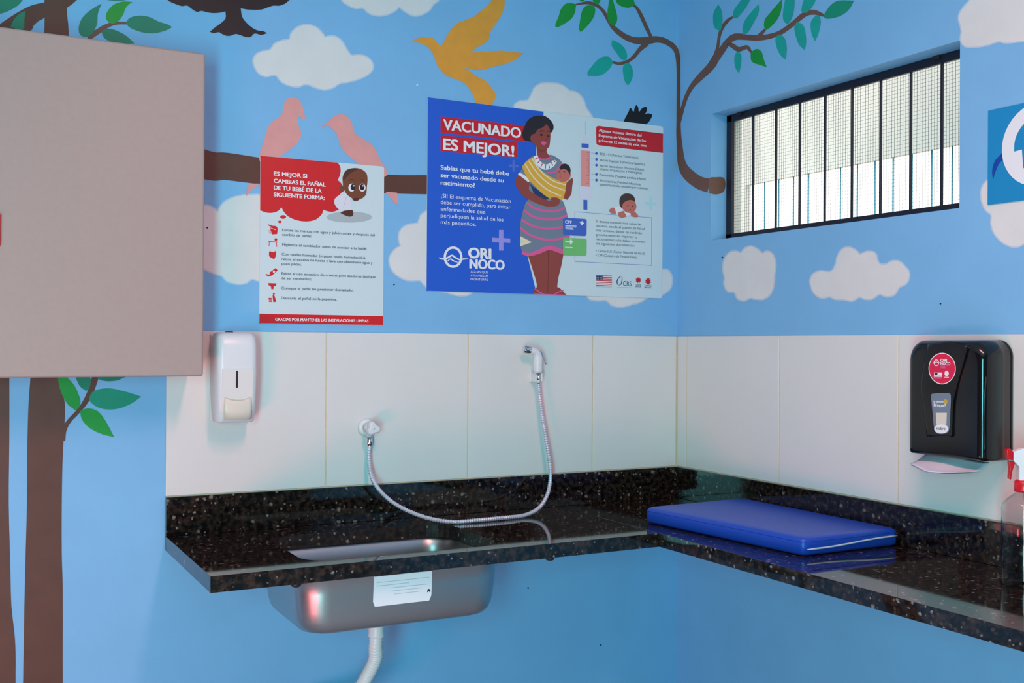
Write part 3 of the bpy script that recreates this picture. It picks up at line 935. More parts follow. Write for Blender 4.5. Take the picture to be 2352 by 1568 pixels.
hs = thing('shower_hose', 'white ribbed shower hose looping from valve to hand spray over the worktop', 'hose', (-0.95, -0.1, 0.01))
vb = (VX, -0.036, VZ - 0.03)
pxs = [(846, 1023, .036), (847, 1050, .040), (849, 1075, .05), (856, 1101, .065), (872, 1126, .085), (900, 1152, .11), (937, 1173, .14), (985, 1190, .17), (1040, 1198.5, .19), (1100, 1200, .195), (1160, 1197.5, .19), (1205, 1187, .175), (1238, 1166, .15), (1257, 1136, .12), (1264, 1100, .095), (1262, 1060, .08), (1254, 1010, .068), (1246, 960, .058), (1240, 915, .053), (1236.5, 878, .052)]
hp = [on(1, -d, x, y) for x, y, d in pxs]
for p in hp:
    p.z = max(p.z, 0.0075)
hp[0] = Vector((VX, -0.036, VZ - 0.052))
path = smooth_open([tuple(p) for p in hp], 12)
dense = []
for i in range(len(path) - 1):
    a, b = Vector(path[i]), Vector(path[i + 1])
    kseg = max(1, round((b - a).length / 0.0016))
    for j in range(kseg):
        dense.append(a.lerp(b, j / kseg))
rads, s_ = [], 0
for i, p in enumerate(dense):
    if i:
        s_ += (p - dense[i - 1]).length
    rads.append(0.0064 + 0.0009 * math.tanh(2.2 * math.sin(2 * math.pi * s_ / 0.0082)))
mb = MB(); mb.tube(dense, rads, 'hose_white', 12); mb.build('ribbed_tube', hs)
mb = MB(); mb.lathe([(0.0085, -0.0003), (0.0098, -0.003), (0.0098, -0.020), (0.008, -0.027), (0.0068, -0.028)], (VX, -0.036, VZ - 0.03), 'chrome', 20); mb.build('ferrule', hs)
e_ = hp[-1]
up = Vector((hb.x, HY, hb.z)) - e_
mb = MB(); mb.tube([e_ - up * 0.1, e_, e_ + up * 0.45, e_ + up * 0.5, e_ + up * 0.96], [0.0066, 0.0072, 0.0072, 0.0062, 0.0066], 'chrome', 18); mb.build('ferrule', hs)

# ---------------------------------------------------------------- paper towel dispenser on the window wall
DY0, DY1, DZ0, DZ1, DD = -1.440, -1.190, 0.281, 0.597, 0.118
yc = (DY0 + DY1) / 2
pd = thing('paper_towel_dispenser', 'glossy black paper towel dispenser with round red sticker on the window wall tiles', 'towel dispenser', (0, yc, DZ0))


def face_sec(hy, z0_, z1_, r, x, n=6):
    """outline parallel to the wall, rounded at the top, nearly square below"""
    pts = []
    for cy, cz, a0, rr in ((yc + hy - r, z1_ - r, 0, r), (yc - hy + r, z1_ - r, 90, r), (yc - hy + 0.008, z0_ + 0.008, 180, 0.008), (yc + hy - 0.008, z0_ + 0.008, 270, 0.008)):
        for i in range(n + 1):
            a = math.radians(a0 + 90 * i / n)
            pts.append((x, cy + rr * math.cos(a), cz + rr * math.sin(a)))
    # arched top
    return [(x, y_, z_ + (0.010 * (1 - ((y_ - yc) / hy) ** 2) if z_ > (z0_ + z1_) / 2 else 0)) for x, y_, z_ in pts]


hw = (DY1 - DY0) / 2
mb = MB()
mb.loft([face_sec(hw - 0.002, DZ0 + 0.004, DZ1 - 0.012, 0.035, -0.0065), face_sec(hw, DZ0 + 0.002, DZ1 - 0.010, 0.035, -0.012), face_sec(hw, DZ0 + 0.001, DZ1 - 0.0105, 0.035, -0.020)], 'black_plastic')
mb.build('housing', pd)
mb = MB()
mb.loft([face_sec(hw, DZ0, DZ1 - 0.0105, 0.035, -0.0202), face_sec(hw, DZ0, DZ1 - 0.0105, 0.035, -0.060), face_sec(hw - 0.001, DZ0, DZ1 - 0.012, 0.035, -0.092), face_sec(hw - 0.004, DZ0 + 0.001, DZ1 - 0.018, 0.035, -0.106), face_sec(hw - 0.011, DZ0 + 0.004, DZ1 - 0.026, 0.034, -0.115), face_sec(hw - 0.022, DZ0 + 0.010, DZ1 - 0.036, 0.030, -0.1185)], 'black_plastic')
mb.build('cover', pd)


def df(px, py, off=0.0):
    return on(0, -DD - off, px, py)


RD = Frame(2052, 740, 4.357)
# raised rib on the cover: the centre shield
mb = MB()
shp = smooth_closed(RD([(345, 215), (560, 190), (760, 225), (720, 380), (650, 620), (610, 800), (600, 1000), (595, 1160), (330, 1150), (300, 900), (270, 640), (300, 400)]), 4, 50)
lo = [df(x, y, -0.002) for x, y in shp]
cen = sum((Vector(p) for p in lo), Vector()) / len(lo)
hi = [df(x, y, 0.006) * 1.0 for x, y in shp]
hi = [Vector((p.x, cen.y + (p.y - cen.y) * 0.93, cen.z + (p.z - cen.z) * 0.95)) for p in hi]
mb.loft([lo, [a.lerp(b, 0.6) for a, b in zip(lo, hi)], hi], 'black_plastic', (False, True))
mb.build('centre_panel', pd)
# clear viewing window with the paper roll end behind
FO = 0.0066


class Flat:
    """printed artwork on a flat board: shapes given in photograph coordinates"""
    def __init__(s, fn, base, bounds=None, axes=(0, 2)):
        s.fn, s.base, s.bounds, s.axes = fn, base, bounds, axes
        s.n = 0
        s.mb = MB()

    def cast(s, p, lay):
        return s.fn(p[0], p[1], s.base + lay * 0.00001)

    def put(s, poly, m, lay=None):
        if lay is None:
            s.n += 1; lay = s.n
        P = [tuple(s.cast(p, lay)) for p in poly]
        if s.bounds:
            a, b = s.axes
            lo0, hi0, lo1, hi1 = s.bounds
            for ax, v, sg in ((a, lo0, 1), (a, hi0, -1), (b, lo1, 1), (b, hi1, -1)):
                P = clip(P, lambda p, ax=ax, v=v, sg=sg: sg * (p[ax] - v))
                if len(P) < 3:
                    return
        s.mb.poly(P, m)

    def fill(s, fr, pts, m, smooth=True, n=4, sharp=62):
        q = fr(pts)
        s.put(smooth_closed(q, n, sharp) if smooth else q, m)

    def ell(s, fr, cx, cy, rx, ry, m, n=28):
        s.put(fr([(cx + rx * math.cos(2 * math.pi * i / n), cy + ry * math.sin(2 * math.pi * i / n)) for i in range(n)]), m)

    def ring(s, fr, cx, cy, rx, ry, w, m, n=40):
        o = fr([(cx + rx * math.cos(2 * math.pi * i / n), cy + ry * math.sin(2 * math.pi * i / n)) for i in range(n + 1)])
        i_ = fr([(cx + (rx - w) * math.cos(2 * math.pi * i / n), cy + (ry - w) * math.sin(2 * math.pi * i / n)) for i in range(n + 1)])
        s.n += 1
        for k in range(n):
            s.put([o[k], o[k + 1], i_[k + 1], i_[k]], m, s.n)

    def line(s, fr, pts, m, w=None, n=5, smooth=True):
        s.n += 1
        for q in ribbon(fr(pts) if len(pts[0]) > 2 else [(*p, w / fr.k) for p in fr(pts)], None, n, smooth):
            s.put(list(q), m, s.n)

    def plus(s, fr, cx, cy, a, b, t, m, slope=0.06):
        s.put(fr([(cx - a, cy - t - a * slope), (cx - t, cy - t), (cx - t, cy - b), (cx + t, cy - b), (cx + t, cy - t), (cx + a, cy - t + a * slope), (cx + a, cy + t + a * slope), (cx + t, cy + t), (cx + t, cy + b), (cx - t, cy + b), (cx - t, cy + t), (cx - a, cy + t - a * slope)]), m)

    def text(s, fr, body, a, b, cap, m, bold=0.0, lay=None):
        """baseline from a to b, capital height cap (all in the crop)"""
        pa, pb = fr([a])[0], fr([b])[0]
        if lay is None:
            lay = s.n + 1
        A, B = Vector(s.cast(pa, lay)), Vector(s.cast(pb, lay))
        C = Vector(s.cast((pa[0], pa[1] - cap / fr.k), lay))
        ax = s.axes[0]
        z = (A.z + B.z) / 2
        if s.axes[0] == 0:
            A.z = B.z = z
        h = (C - A).length if s.axes[0] != 0 else abs(C.z - (Vector(s.cast(pa, lay)).z))
        vs, fs, w = glyphs(body, bold)
        e = (B - A)
        nrm = Vector(s.cast(pa, lay + 1)) - Vector(s.cast(pa, lay))
        nrm = (Vector((0, -1, 0)) if s.axes[0] == 0 else Vector((-1, 0, 0))) * 0.000003
        offs = [(0, 0)] if bold < 0.01 else [(0, 0), (-1, 0.4), (1, -0.4), (-0.6, -0.8), (0.6, 0.8)]
        for k, (dx, dy) in enumerate(offs):       # heavier weights: the letter set over itself, slightly shifted
            v = [A + e * ((x + dx * bold) / w) + Vector((0, 0, (y + dy * bold) * h)) + nrm * k for x, y in vs]
            s.mb.add(v, fs, m)


_gcache = {}


def raw_text(body, bold):
    cu = bpy.data.curves.new('t', 'FONT')
    cu.body = body
    cu.size = 1.0
    cu.resolution_u = 5
    ob = bpy.data.objects.new('t', cu)
    COL.objects.link(ob)
    bpy.context.view_layer.update()
    dg = bpy.context.evaluated_depsgraph_get()
    ev = ob.evaluated_get(dg)
    me = ev.to_mesh()
    vs = [(v.co.x, v.co.y) for v in me.vertices]
    fs = [tuple(p.vertices) for p in me.polygons]
    ev.to_mesh_clear()
    bpy.data.objects.remove(ob)
    bpy.data.curves.remove(cu)
    return vs, fs


def glyphs(body, bold):
    if (body, bold) not in _gcache:
        if 'cap' not in _gcache:
            v, _ = raw_text('H', 0)
            _gcache['cap'] = max(p[1] for p in v)
        vs, fs = raw_text(body, 0)
        x0 = min(p[0] for p in vs); x1 = max(p[0] for p in vs)
        c = _gcache['cap']
        _gcache[(body, bold)] = ([(x - x0, y / c) for x, y in vs], fs, x1 - x0)
    return _gcache[(body, bold)]


fl = Flat(lambda x, y, o: df(x, y, o), FO, axes=(1, 2))
fl.fill(RD, [(378, 735), (385, 715), (470, 708), (565, 710), (575, 735), (570, 900), (560, 1050), (545, 1100), (490, 1115), (430, 1105), (408, 1060), (392, 900)], 'p_grey')
fl.fill(RD, [(425, 905), (535, 905), (530, 1025), (432, 1025)], 'ivory_plastic', False)
fl.ell(RD, 480, 1066, 72, 46, 'p_white')
fl.text(RD, 'nobre', (432, 1075), (520, 1078), 30, 'p_black', 0.01)
fl.n += 1
fl.text(RD, 'a gente', (400, 800), (500, 805), 24, 'p_white', 0.02)
fl.text(RD, 'limpa!', (405, 840), (520, 845), 28, 'p_white', 0.03)
fl.ell(RD, 522, 795, 20, 26, 'p_gold')
o = fl.mb.build('viewing_window', pd, solidify=0.0002)
o['label'] = 'clear window showing the paper'
fl = Flat(lambda x, y, o: df(x, y, o), FO, axes=(1, 2))
fl.ell(RD, 488, 462, 136, 158, 'p_white', 48)
fl.ell(RD, 488, 462, 129, 150, 'p_crimson', 48)
fl.ring(RD, 430, 405, 26, 32, 7, 'p_white')
fl.line(RD, [(392, 408), (430, 398), (470, 408)], 'p_white', 6)
fl.text(RD, 'ORI', (472, 395), (535, 398), 30, 'p_white', 0.03)
fl.text(RD, 'NOCO', (472, 428), (568, 430), 30, 'p_white', 0.03)
for k in range(3):
    fl.line(RD, [(475, 437 + k * 9), (520, 438 + k * 9)], 'p_lav', 3, smooth=False)
fl.fill(RD, [(408, 500), (488, 502), (486, 548), (405, 546)], 'p_white', False)
fl.fill(RD, [(412, 502), (442, 503), (441, 526), (411, 525)], 'p_navy', False)
for k in range(3):
    fl.line(RD, [(408, 532 + k * 6), (487, 533 + k * 6)], 'p_crimson', 2, smooth=False)
fl.ell(RD, 533, 512, 21, 28, 'p_white')
fl.line(RD, [(510, 549), (555, 550)], 'p_white', 7, smooth=False)
fl.line(RD, [(405, 557), (480, 558)], 'p_white', 5, smooth=False)
fl.mb.build('round_sticker', pd, solidify=0.0002)
# ridge line on the side of the cover
mb = MB()
mb.tube(smooth_open([tuple(on(0, -0.1165, *RD([p])[0])) for p in ((925, 540), (915, 700), (905, 900), (902, 1100), (910, 1290))], 6), 0.0022, 'black_plastic', 8)
mb.build('cover_ridge', pd)
# folded towel hanging out of the slot
tw = MB()
rows = []
NU, NV = 14, 8
for i in range(NU + 1):
    u = i / NU
    row = []
    for j in range(NV + 1):
        v = j / NV
        yv = DY1 - 0.015 - u * 0.20
        reach = 0.050 + 0.060 * (1 - abs(u - 0.48) * 1.6)
        xv = -0.055 - reach * v
        zv = DZ0 - 0.002 - 0.020 * v - 0.012 * math.sin(v * 2.2) + 0.005 * math.sin(u * 5 + v * 2)
        row.append((xv, yv, zv))
    rows.append(row)
flat_ = [p for r in rows for p in r]
k = NV + 1
tw.add(flat_, [(i * k + j, i * k + j + 1, (i + 1) * k + j + 1, (i + 1) * k + j) for i in range(NU) for j in range(NV)], 'paper', True)
tw2 = [(x * 0.93 - 0.002, y_ + 0.006, z_ - 0.005) for x, y_, z_ in flat_]
tw.add(tw2, [(i * k + j, i * k + j + 1, (i + 1) * k + j + 1, (i + 1) * k + j) for i in range(NU) for j in range(NV)], 'paper', True)
o = tw.build('paper_towel', None, loc=(-0.08, yc, DZ0), solidify=0.0006)
tag(o, 'folded white paper towel poking out under the black dispenser', 'paper towel')

# ---------------------------------------------------------------- blue changing mat
ZM = 0.050
quad_top = [top(1494, 1166, ZM), top(1843, 1233, ZM), top(2070, 1211, ZM), top(1720, 1137, ZM)]
quad_top = [Vector((-0.452, -0.432, 0)), Vector((-0.388, -1.083, 0)), Vector((-0.024, -1.083, 0)), Vector((-0.024, -0.405, 0))]
cm = thing('changing_mat', 'thick blue vinyl changing mat lying on the granite worktop', 'changing mat', (-0.23, -0.75, 0.001))


def rquad(q, inset, z, r=0.022, n=5):
    c = sum(q, Vector()) / 4
    out = []
    for i in range(4):
        p, a, b = q[i], q[i - 1], q[(i + 1) % 4]
        ea, eb = (a - p).normalized(), (b - p).normalized()
        p2 = p + (ea + eb) * inset
        rr = max(0.004, r)
        s, e = p2 + ea * rr, p2 + eb * rr
        for j in range(n + 1):
            t = j / n
            out.append(s * (1 - t)**2 + p2 * (2 * t * (1 - t)) + e * t * t)
    return [(p.x, p.y, z) for p in out]


mb = MB()
secs = [(0.010, 0.001), (0.003, 0.004), (0.0, 0.010), (-0.001, 0.025), (0.0, 0.041), (0.003, 0.047), (0.009, 0.0505), (0.03, 0.0518), (0.08, 0.0525)]
mb.loft([rquad(quad_top, i, z) for i, z in secs], 'vinyl_blue')
mb.build('cushion', cm)
a_, b_ = quad_top[1] + Vector((0.012, -0.0012, 0)), quad_top[2] + Vector((-0.008, -0.0012, 0))
zp = []
for i in range(13):
    t = i / 12
    p = a_.lerp(b_, t)
    zp.append((p.x, p.y - 0.0010, 0.020 + 0.010 * t - 0.002 * math.sin(t * 6)))
mb = MB(); mb.tube(zp, [0.0012] + [0.0026] * 11 + [0.0012], 'zip_white', 8)
mb.build('zip', cm)
sm = MB()
loop = rquad(quad_top, -0.0004, 0.0405)
sm.tube(loop + [loop[0]], 0.0012, 'vinyl_blue', 6)
sm.build('seam_piping', cm)

# ---------------------------------------------------------------- spray bottle
BC = Vector((-0.155, -1.578, 0))
bt = thing('spray_bottle', 'clear plastic trigger spray bottle with red and white head on the worktop', 'spray bottle', tuple(BC))
mb = MB()
mb.lathe([(0.030, 0.003), (0.043, 0.001), (0.047, 0.006), (0.048, 0.015), (0.048, 0.080), (0.0465, 0.090), (0.0445, 0.098), (0.0445, 0.106), (0.047, 0.116), (0.0485, 0.126), (0.0485, 0.185), (0.046, 0.196), (0.036, 0.208), (0.022, 0.219), (0.0165, 0.224), (0.0165, 0.232)], (BC.x, BC.y, 0), 'clear_plastic' if 'clear_plastic' in MATS else clear_plastic().name, 36, caps=(True, False))
mb.build('bottle', bt, solidify=0.0009)
mb = MB()
mb.lathe([(0.0205, 0.226), (0.0212, 0.229), (0.0205, 0.250), (0.016, 0.254)], (BC.x, BC.y, 0), 'red_plastic', 26)
mb.build('cap_collar', bt)
nd = Vector((-0.80, 0.60, 0)).normalized()
sd_ = Vector((-nd.y, nd.x, 0))


def bt_prism(outline, hwid, m, name):
    mm = MB()
    A = [BC + nd * u + Vector((0, 0, z)) + sd_ * hwid for u, z in outline]
    B = [BC + nd * u + Vector((0, 0, z)) - sd_ * hwid for u, z in outline]
    mm.loft([A, B], m, (True, True), smooth=False)
    return mm.build(name, bt, bevel=0.002)


bt_prism([(-0.030, 0.318), (-0.026, 0.296), (-0.012, 0.284), (-0.012, 0.253), (0.013, 0.253), (0.013, 0.286), (0.026, 0.300), (0.026, 0.322), (0.005, 0.330), (-0.020, 0.328)], 0.012, 'p_white', 'trigger_head')
bt_prism([(0.0262, 0.302), (0.040, 0.304), (0.042, 0.326), (0.034, 0.330), (0.0262, 0.322)], 0.011, 'red_plastic', 'spray_nozzle')
bt_prism([(0.020, 0.297), (0.036, 0.300), (0.034, 0.280), (0.036, 0.258), (0.030, 0.254), (0.027, 0.275), (0.0235, 0.288)], 0.007, 'red_plastic', 'trigger')
mb = MB(); mb.tube([BC + Vector((0, 0, 0.25)), BC + Vector((0.004, 0, 0.12)), BC + Vector((0.012, 0.006, 0.008))], 0.002, 'white_plastic', 8); mb.build('dip_tube', bt)

# ---------------------------------------------------------------- big vaccination poster
bx0, bx1, bz0, bz1 = -1.0356, -0.0742, 0.748, 1.3928
BT = 0.003
po = thing('vaccination_poster', 'large blue and white vaccination poster with a mother carrying a baby', 'poster', ((bx0 + bx1) / 2, 0, bz0))


def board(x0, x1, z0, z1, m, name, parent):
    mm = MB()
    out = rrect(x0, x1, z0, z1, 0.008, 4)
    mm.loft([[(x, -0.0012, z) for x, z in out], [(x, -BT, z) for x, z in out]], m, (True, True), smooth=False)
    return mm.build(name, parent)


board(bx0, bx1, bz0, bz1, 'p_pale', 'poster_panel', po)
BB = (bx0 + 0.0005, bx1 - 0.0005, bz0 + 0.0005, bz1 - 0.0005)


def sheet():
    return Flat(lambda x, y, o: back(x, y, o), BT, BB)


s = sheet()
s.put(R6([(40, 50), (905, 155), (905, 300), (850, 400), (850, 900), (735, 1100), (790, 1220), (858, 1500), (40, 1500)]), 'p_blue')
s.put(R6([(163, 212), (785, 280), (785, 392), (163, 328)]), 'p_red')
s.put(R6([(163, 345), (718, 398), (718, 508), (163, 462)]), 'p_red')
s.plus(R6, 600, 1103, 65, 74, 16, 'p_lav')
s.plus(R6, 690, 567, 36, 42, 9, 'p_lav2')
s.fill(R6, [(1283, 295), (1290, 282), (1305, 280), (1790, 338), (1790, 477), (1300, 418), (1286, 408)], 'p_red', True, 3, 40)
s.plus(R6, 1678, 838, 40, 50, 9, 'p_mint')
s.line(R6, [(1130, 898), (1690, 941)], 'p_line', 3.2, smooth=False)
s.line(R6, [(1684, 940), (1684, 1286)], 'p_line', 3.2, smooth=False)
s.line(R6, [(1686, 1284), (1130, 1256)], 'p_line', 3.2, smooth=False)
s.line(R6, [(1130, 1257), (1130, 897)], 'p_line', 3.2, smooth=False)
# bullets
for yy in (477, 520, 562, 628, 670):
    s.line(R6, [(1225, yy - 6), (1286, yy)], 'p_ink', 1.6, smooth=False)
for yy in (477, 520, 562, 628, 670):
    s.ell(R6, 1286, yy, 9.5, 10.5, 'p_card', 16)
# flag and partner marks
s.fill(R6, [(1283, 1354), (1398, 1357), (1398, 1436), (1283, 1430)], 'p_white', False)
for k in range(7):
    s.line(R6, [(1283, 1357.5 + k * 11.6), (1398, 1360 + k * 12)], 'p_red', 6, smooth=False)
s.fill(R6, [(1283, 1354), (1331, 1355), (1331, 1393), (1283, 1391)], 'p_navy', False)
for i in range(4):
    for j in range(3):
        s.ell(R6, 1289 + i * 12, 1361 + j * 11, 2, 2.2, 'p_white', 6)
s.line(R6, [(1283, 1437), (1396, 1441)], 'p_shade', 3, smooth=False)
s.line(R6, [(1442, 1425, 4), (1434, 1405, 6), (1442, 1380, 6), (1466, 1360, 3), (1470, 1390, 6), (1462, 1420, 5), (1446, 1426, 3)], 'p_navy')
s.line(R6, [(1436, 1441), (1538, 1444)], 'p_shade', 3, smooth=False)
for cx_, cy_, r_ in ((1588, 1390, 22), (1658, 1398, 25)):
    s.put(R6([(cx_ + r_ * (1.0 if k % 2 else 0.62) * math.cos(math.pi * k / 8), cy_ + 1.12 * r_ * (1.0 if k % 2 else 0.62) * math.sin(math.pi * k / 8)) for k in range(16)]), 'p_red')
s.mb.build('printed_fields', po)

s = sheet(); s.n = 90
s.text(R6, 'VACUNADO', (184, 309), (740, 362), 73, 'p_white', 0.035)
s.mb.build('headline', po)
s = sheet(); s.n = 90
s.text(R6, 'ES MEJOR!', (184, 452), (690, 496), 78, 'p_white', 0.035)
s.mb.build('headline', po)
for nm_, col_, rows_ in (
    ('question_text', 'p_white', (('Sabías que tu bebé debe', (164, 596), (655, 634), 31, .025), ('ser vacunado desde su', (164, 651), (617, 683), 31, .025), ('nacimiento?', (164, 706), (410, 719), 31, .025))),
    ('paragraph_text', 'p_white', (('¡SI! El esquema de Vacunación', (166, 798), (668, 832), 28, .004), ('debe ser cumplido, para evitar', (164, 845), (667, 874), 28, .004), ('enfermedades que', (164, 893), (485, 909), 28, .004), ('perjudiquen la salud de los', (164, 940), (615, 964), 28, .004), ('más pequeños.', (164, 986), (418, 1000), 28, .004))),
    ('banner_text', 'p_white', (('Algunas vacunas dentro del', (1303, 320), (1610, 357), 20, .02), ('Esquema de Vacunación de los', (1303, 358), (1642, 396), 20, .02), ('primeros 12 meses de vida, son:', (1303, 394), (1646, 430), 20, .02))),
    ('list_text', 'p_ink', (('BCG - ID (Previene Tuberculosis)', (1310, 490), (1588, 515), 17, .004),)),
    ('list_text', 'p_ink', (('Vacuna hepatitis B (Previene hepatitis)', (1308, 533), (1632, 562), 17, .004),)),
    ('list_text', 'p_ink', (('Vacuna tetravalente (Previene Difteria,', (1308, 572), (1632, 603), 17, .004), ('tétano, coqueluche y Meningitis)', (1308, 598), (1612, 624), 17, .004))),
    ('list_text', 'p_ink', (('Poliomielitis (Previene parálisis infantil)', (1308, 641), (1640, 668), 17, .004),)),
    ('list_text', 'p_ink', (('Anti rotavirus (Previene Infecciones', (1308, 681), (1608, 708), 17, .004), ('gastrointestinales causadas por rotavirus)', (1308, 706), (1660, 739), 17, .004))),
    ('paragraph_text', 'p_ink', (('Si deseas conocer más sobre las', (1283, 973), (1610, 997), 17, .004), ('vacunas, acude al puesto de Salud', (1283, 1006), (1632, 1028), 17, .004), ('más cercano, donde las recibirás', (1283, 1038), (1612, 1059), 17, .004), ('gratuitamente sin importar tu', (1283, 1070), (1580, 1088), 17, .004), ('nacionalidad; solo debes presentar', (1283, 1102), (1637, 1121), 17, .004), ('los siguientes documentos:', (1283, 1133), (1560, 1149), 17, .004))),
    ('list_text', 'p_ink', (('• Cartón SUS (Cartón Nacional de Salud)', (1283, 1187), (1632, 1205), 17, .004), ('• CPF (Cadastro de Persona Física)', (1283, 1218), (1578, 1232), 17, .004))),
    ('card_text', 'p_white', (('CPF', (1060, 981), (1108, 985), 22, .02),)),
    ('partner_text', 'p_navy', (('CRS', (1478, 1430), (1538, 1433), 33, 0),)),
    ('partner_text', 'p_navy', (('CÁRITAS', (1568, 1428), (1608, 1429), 9, .01), ('SUIZA', (1568, 1440), (1608, 1441), 9, .01))),
    ('partner_text', 'p_navy', (('CÁRITAS', (1633, 1434), (1683, 1435), 9, .01), ('BRASIL', (1633, 1447), (1683, 1448), 9, .01)))):
    s = sheet(); s.n = 185 if nm_ == 'card_text' else 90
    for t_, a_, b_, c_, bo in rows_:
        s.text(R6, t_, a_, b_, c_, col_, bo)
    s.mb.build(nm_, po)

s = sheet(); s.n = 92
s.ring(R6, 253, 1224, 68, 77, 17, 'p_white')
s.line(R6, [(150, 1228, 5), (180, 1238, 11), (215, 1228, 12), (245, 1212, 12), (270, 1228, 11), (300, 1242, 11), (330, 1238, 10), (363, 1236, 4)], 'p_white')
s.line(R6, [(210, 1255, 4), (235, 1238, 9), (258, 1252, 9), (290, 1262, 4)], 'p_white')
s.text(R6, 'ORI', (366, 1229), (524, 1237), 72, 'p_white', .05)
s.text(R6, 'NOCO', (374, 1304), (621, 1314), 66, 'p_white', .05)
for i, t_ in enumerate(('ÁGUAS QUE', 'ATRAVESSAM', 'FRONTEIRAS')):
    s.text(R6, t_, (379, 1338 + 27 * i), (504, 1340 + 27 * i), 16, 'p_white', .005)
s.mb.build('logo', po)

s = sheet(); s.n = 92
# mother
s.fill(R6, [(790, 1205), (870, 1180), (940, 1165), (1050, 1195), (1030, 1300), (1010, 1380), (1003, 1440), (1022, 1447), (1068, 1495), (830, 1495), (836, 1465), (855, 1440), (852, 1400), (825, 1310)], 'p_skin')
s.line(R6, [(938, 1180), (940, 1300), (935, 1485)], 'p_skin2', 4)
s.line(R6, [(842, 1452, 8), (880, 1478, 8), (905, 1490, 8)], 'p_pink'); s.line(R6, [(1050, 1462, 8), (1000, 1480, 8), (985, 1490, 8)], 'p_pink')
s.line(R6, [(832, 1490), (1068, 1497)], 'p_pink', 6, smooth=False)
s.fill(R6, [(790, 815), (900, 790), (1035, 815), (1065, 880), (1085, 960), (1096, 1060), (1062, 1170), (1045, 1200), (1000, 1175), (940, 1165), (870, 1190), (800, 1212), (752, 1190), (737, 1100), (735, 1000), (755, 900)], 'p_grey')
for ln in ([(786, 832), (840, 872), (930, 893), (1010, 888), (1057, 868)], [(762, 885), (830, 932), (930, 953), (1020, 945), (1076, 922)], [(747, 955), (830, 1000), (930, 1020), (1050, 1008)], [(738, 1012), (800, 1060), (900, 1095), (1000, 1096), (1094, 1072)]):
    s.line(R6, ln, 'p_pink', 15)
s.line(R6, [(750, 1190, 26), (800, 1206, 22), (870, 1186, 30), (940, 1158, 30), (1000, 1170, 34), (1048, 1192, 30)], 'p_pink')
s.fill(R6, [(735, 1072), (822, 1117), (735, 1147)], 'p_cream', False)
s.fill(R6, [(735, 1092), (770, 1112), (735, 1128)], 'p_mint', False)
s.fill(R6, [(725, 625), (760, 570), (800, 515), (850, 490), (900, 500), (960, 488), (1010, 515), (1040, 550), (1040, 640), (1010, 800), (960, 850), (800, 820), (790, 700), (800, 660)], 'p_grey')
s.fill(R6, [(805, 690), (830, 715), (900, 765), (950, 800), (900, 815), (840, 770)], 'p_navy')
# arm
s.fill(R6, [(722, 632), (770, 640), (800, 660), (806, 690), (800, 735), (830, 762), (900, 802), (960, 822), (1000, 808), (1026, 830), (1002, 855), (930, 860), (850, 835), (770, 790), (712, 725), (697, 682), (706, 655)], 'p_skin')
s.line(R6, [(724, 622, 18), (750, 636, 22), (775, 655, 22), (800, 682, 12)], 'p_white')
# neck and face
s.fill(R6, [(752, 335), (768, 285), (795, 235), (845, 208), (910, 208), (945, 228), (972, 262), (976, 300), (960, 330), (900, 300), (850, 330), (850, 395), (800, 390), (765, 378)], 'p_hair')
s.fill(R6, [(842, 335), (865, 305), (900, 290), (925, 266), (945, 292), (955, 330), (953, 380), (945, 430), (928, 447), (935, 480), (955, 500), (940, 517), (900, 522), (872, 508), (858, 480), (850, 420), (822, 398), (810, 365), (822, 342)], 'p_skin')
s.line(R6, [(858, 440), (890, 462), (930, 445)], 'p_skin2', 5)
s.line(R6, [(878, 322), (892, 314), (912, 318)], 'p_hair', 6); s.line(R6, [(930, 320), (942, 316), (952, 322)], 'p_hair', 6)
s.ell(R6, 889, 344, 10, 8, 'p_hair', 14); s.ell(R6, 940, 352, 8, 8, 'p_hair', 14)
s.line(R6, [(926, 340), (933, 372), (918, 380)], 'p_skin2', 4)
s.fill(R6, [(884, 396), (905, 390), (928, 402), (910, 420), (892, 412)], 'p_lip')
# collar and necklace
s.line(R6, [(856, 490), (880, 515), (925, 518), (962, 500)], 'p_pink', 9)
s.line(R6, [(845, 495, 30), (868, 545, 36), (915, 576, 38), (960, 562, 36), (990, 528, 28)], 'p_white')
for a_, b_ in (((843, 520), (868, 508)), ((858, 550), (880, 530)), ((885, 575), (897, 550)), ((918, 592), (920, 560)), ((948, 585), (942, 556)), ((972, 565), (960, 540)), ((988, 540), (974, 520))):
    s.line(R6, [a_, b_], 'p_red', 6, smooth=False)
s.line(R6, [(930, 618), (985, 610), (1022, 575), (1036, 550)], 'p_pink', 12)
# sling
s.fill(R6, [(750, 572), (785, 530), (835, 503), (850, 550), (905, 612), (990, 662), (1072, 680), (1066, 725), (1050, 800), (1010, 816), (960, 808), (895, 765), (835, 705), (785, 650)], 'p_yellow')
for ln in ([(772, 552), (830, 645), (920, 730), (1030, 785)], [(798, 530), (860, 620), (950, 700), (1058, 745)], [(820, 512), (885, 605), (975, 675), (1066, 705)]):
    s.line(R6, ln, 'p_cream', 9)
s.fill(R6, [(1070, 692), (1088, 672), (1110, 652), (1118, 668), (1112, 710), (1104, 770), (1076, 812), (1050, 800), (1064, 740)], 'p_skin')
s.line(R6, [(960, 808, 26), (1000, 808, 24), (1022, 822, 16)], 'p_skin')
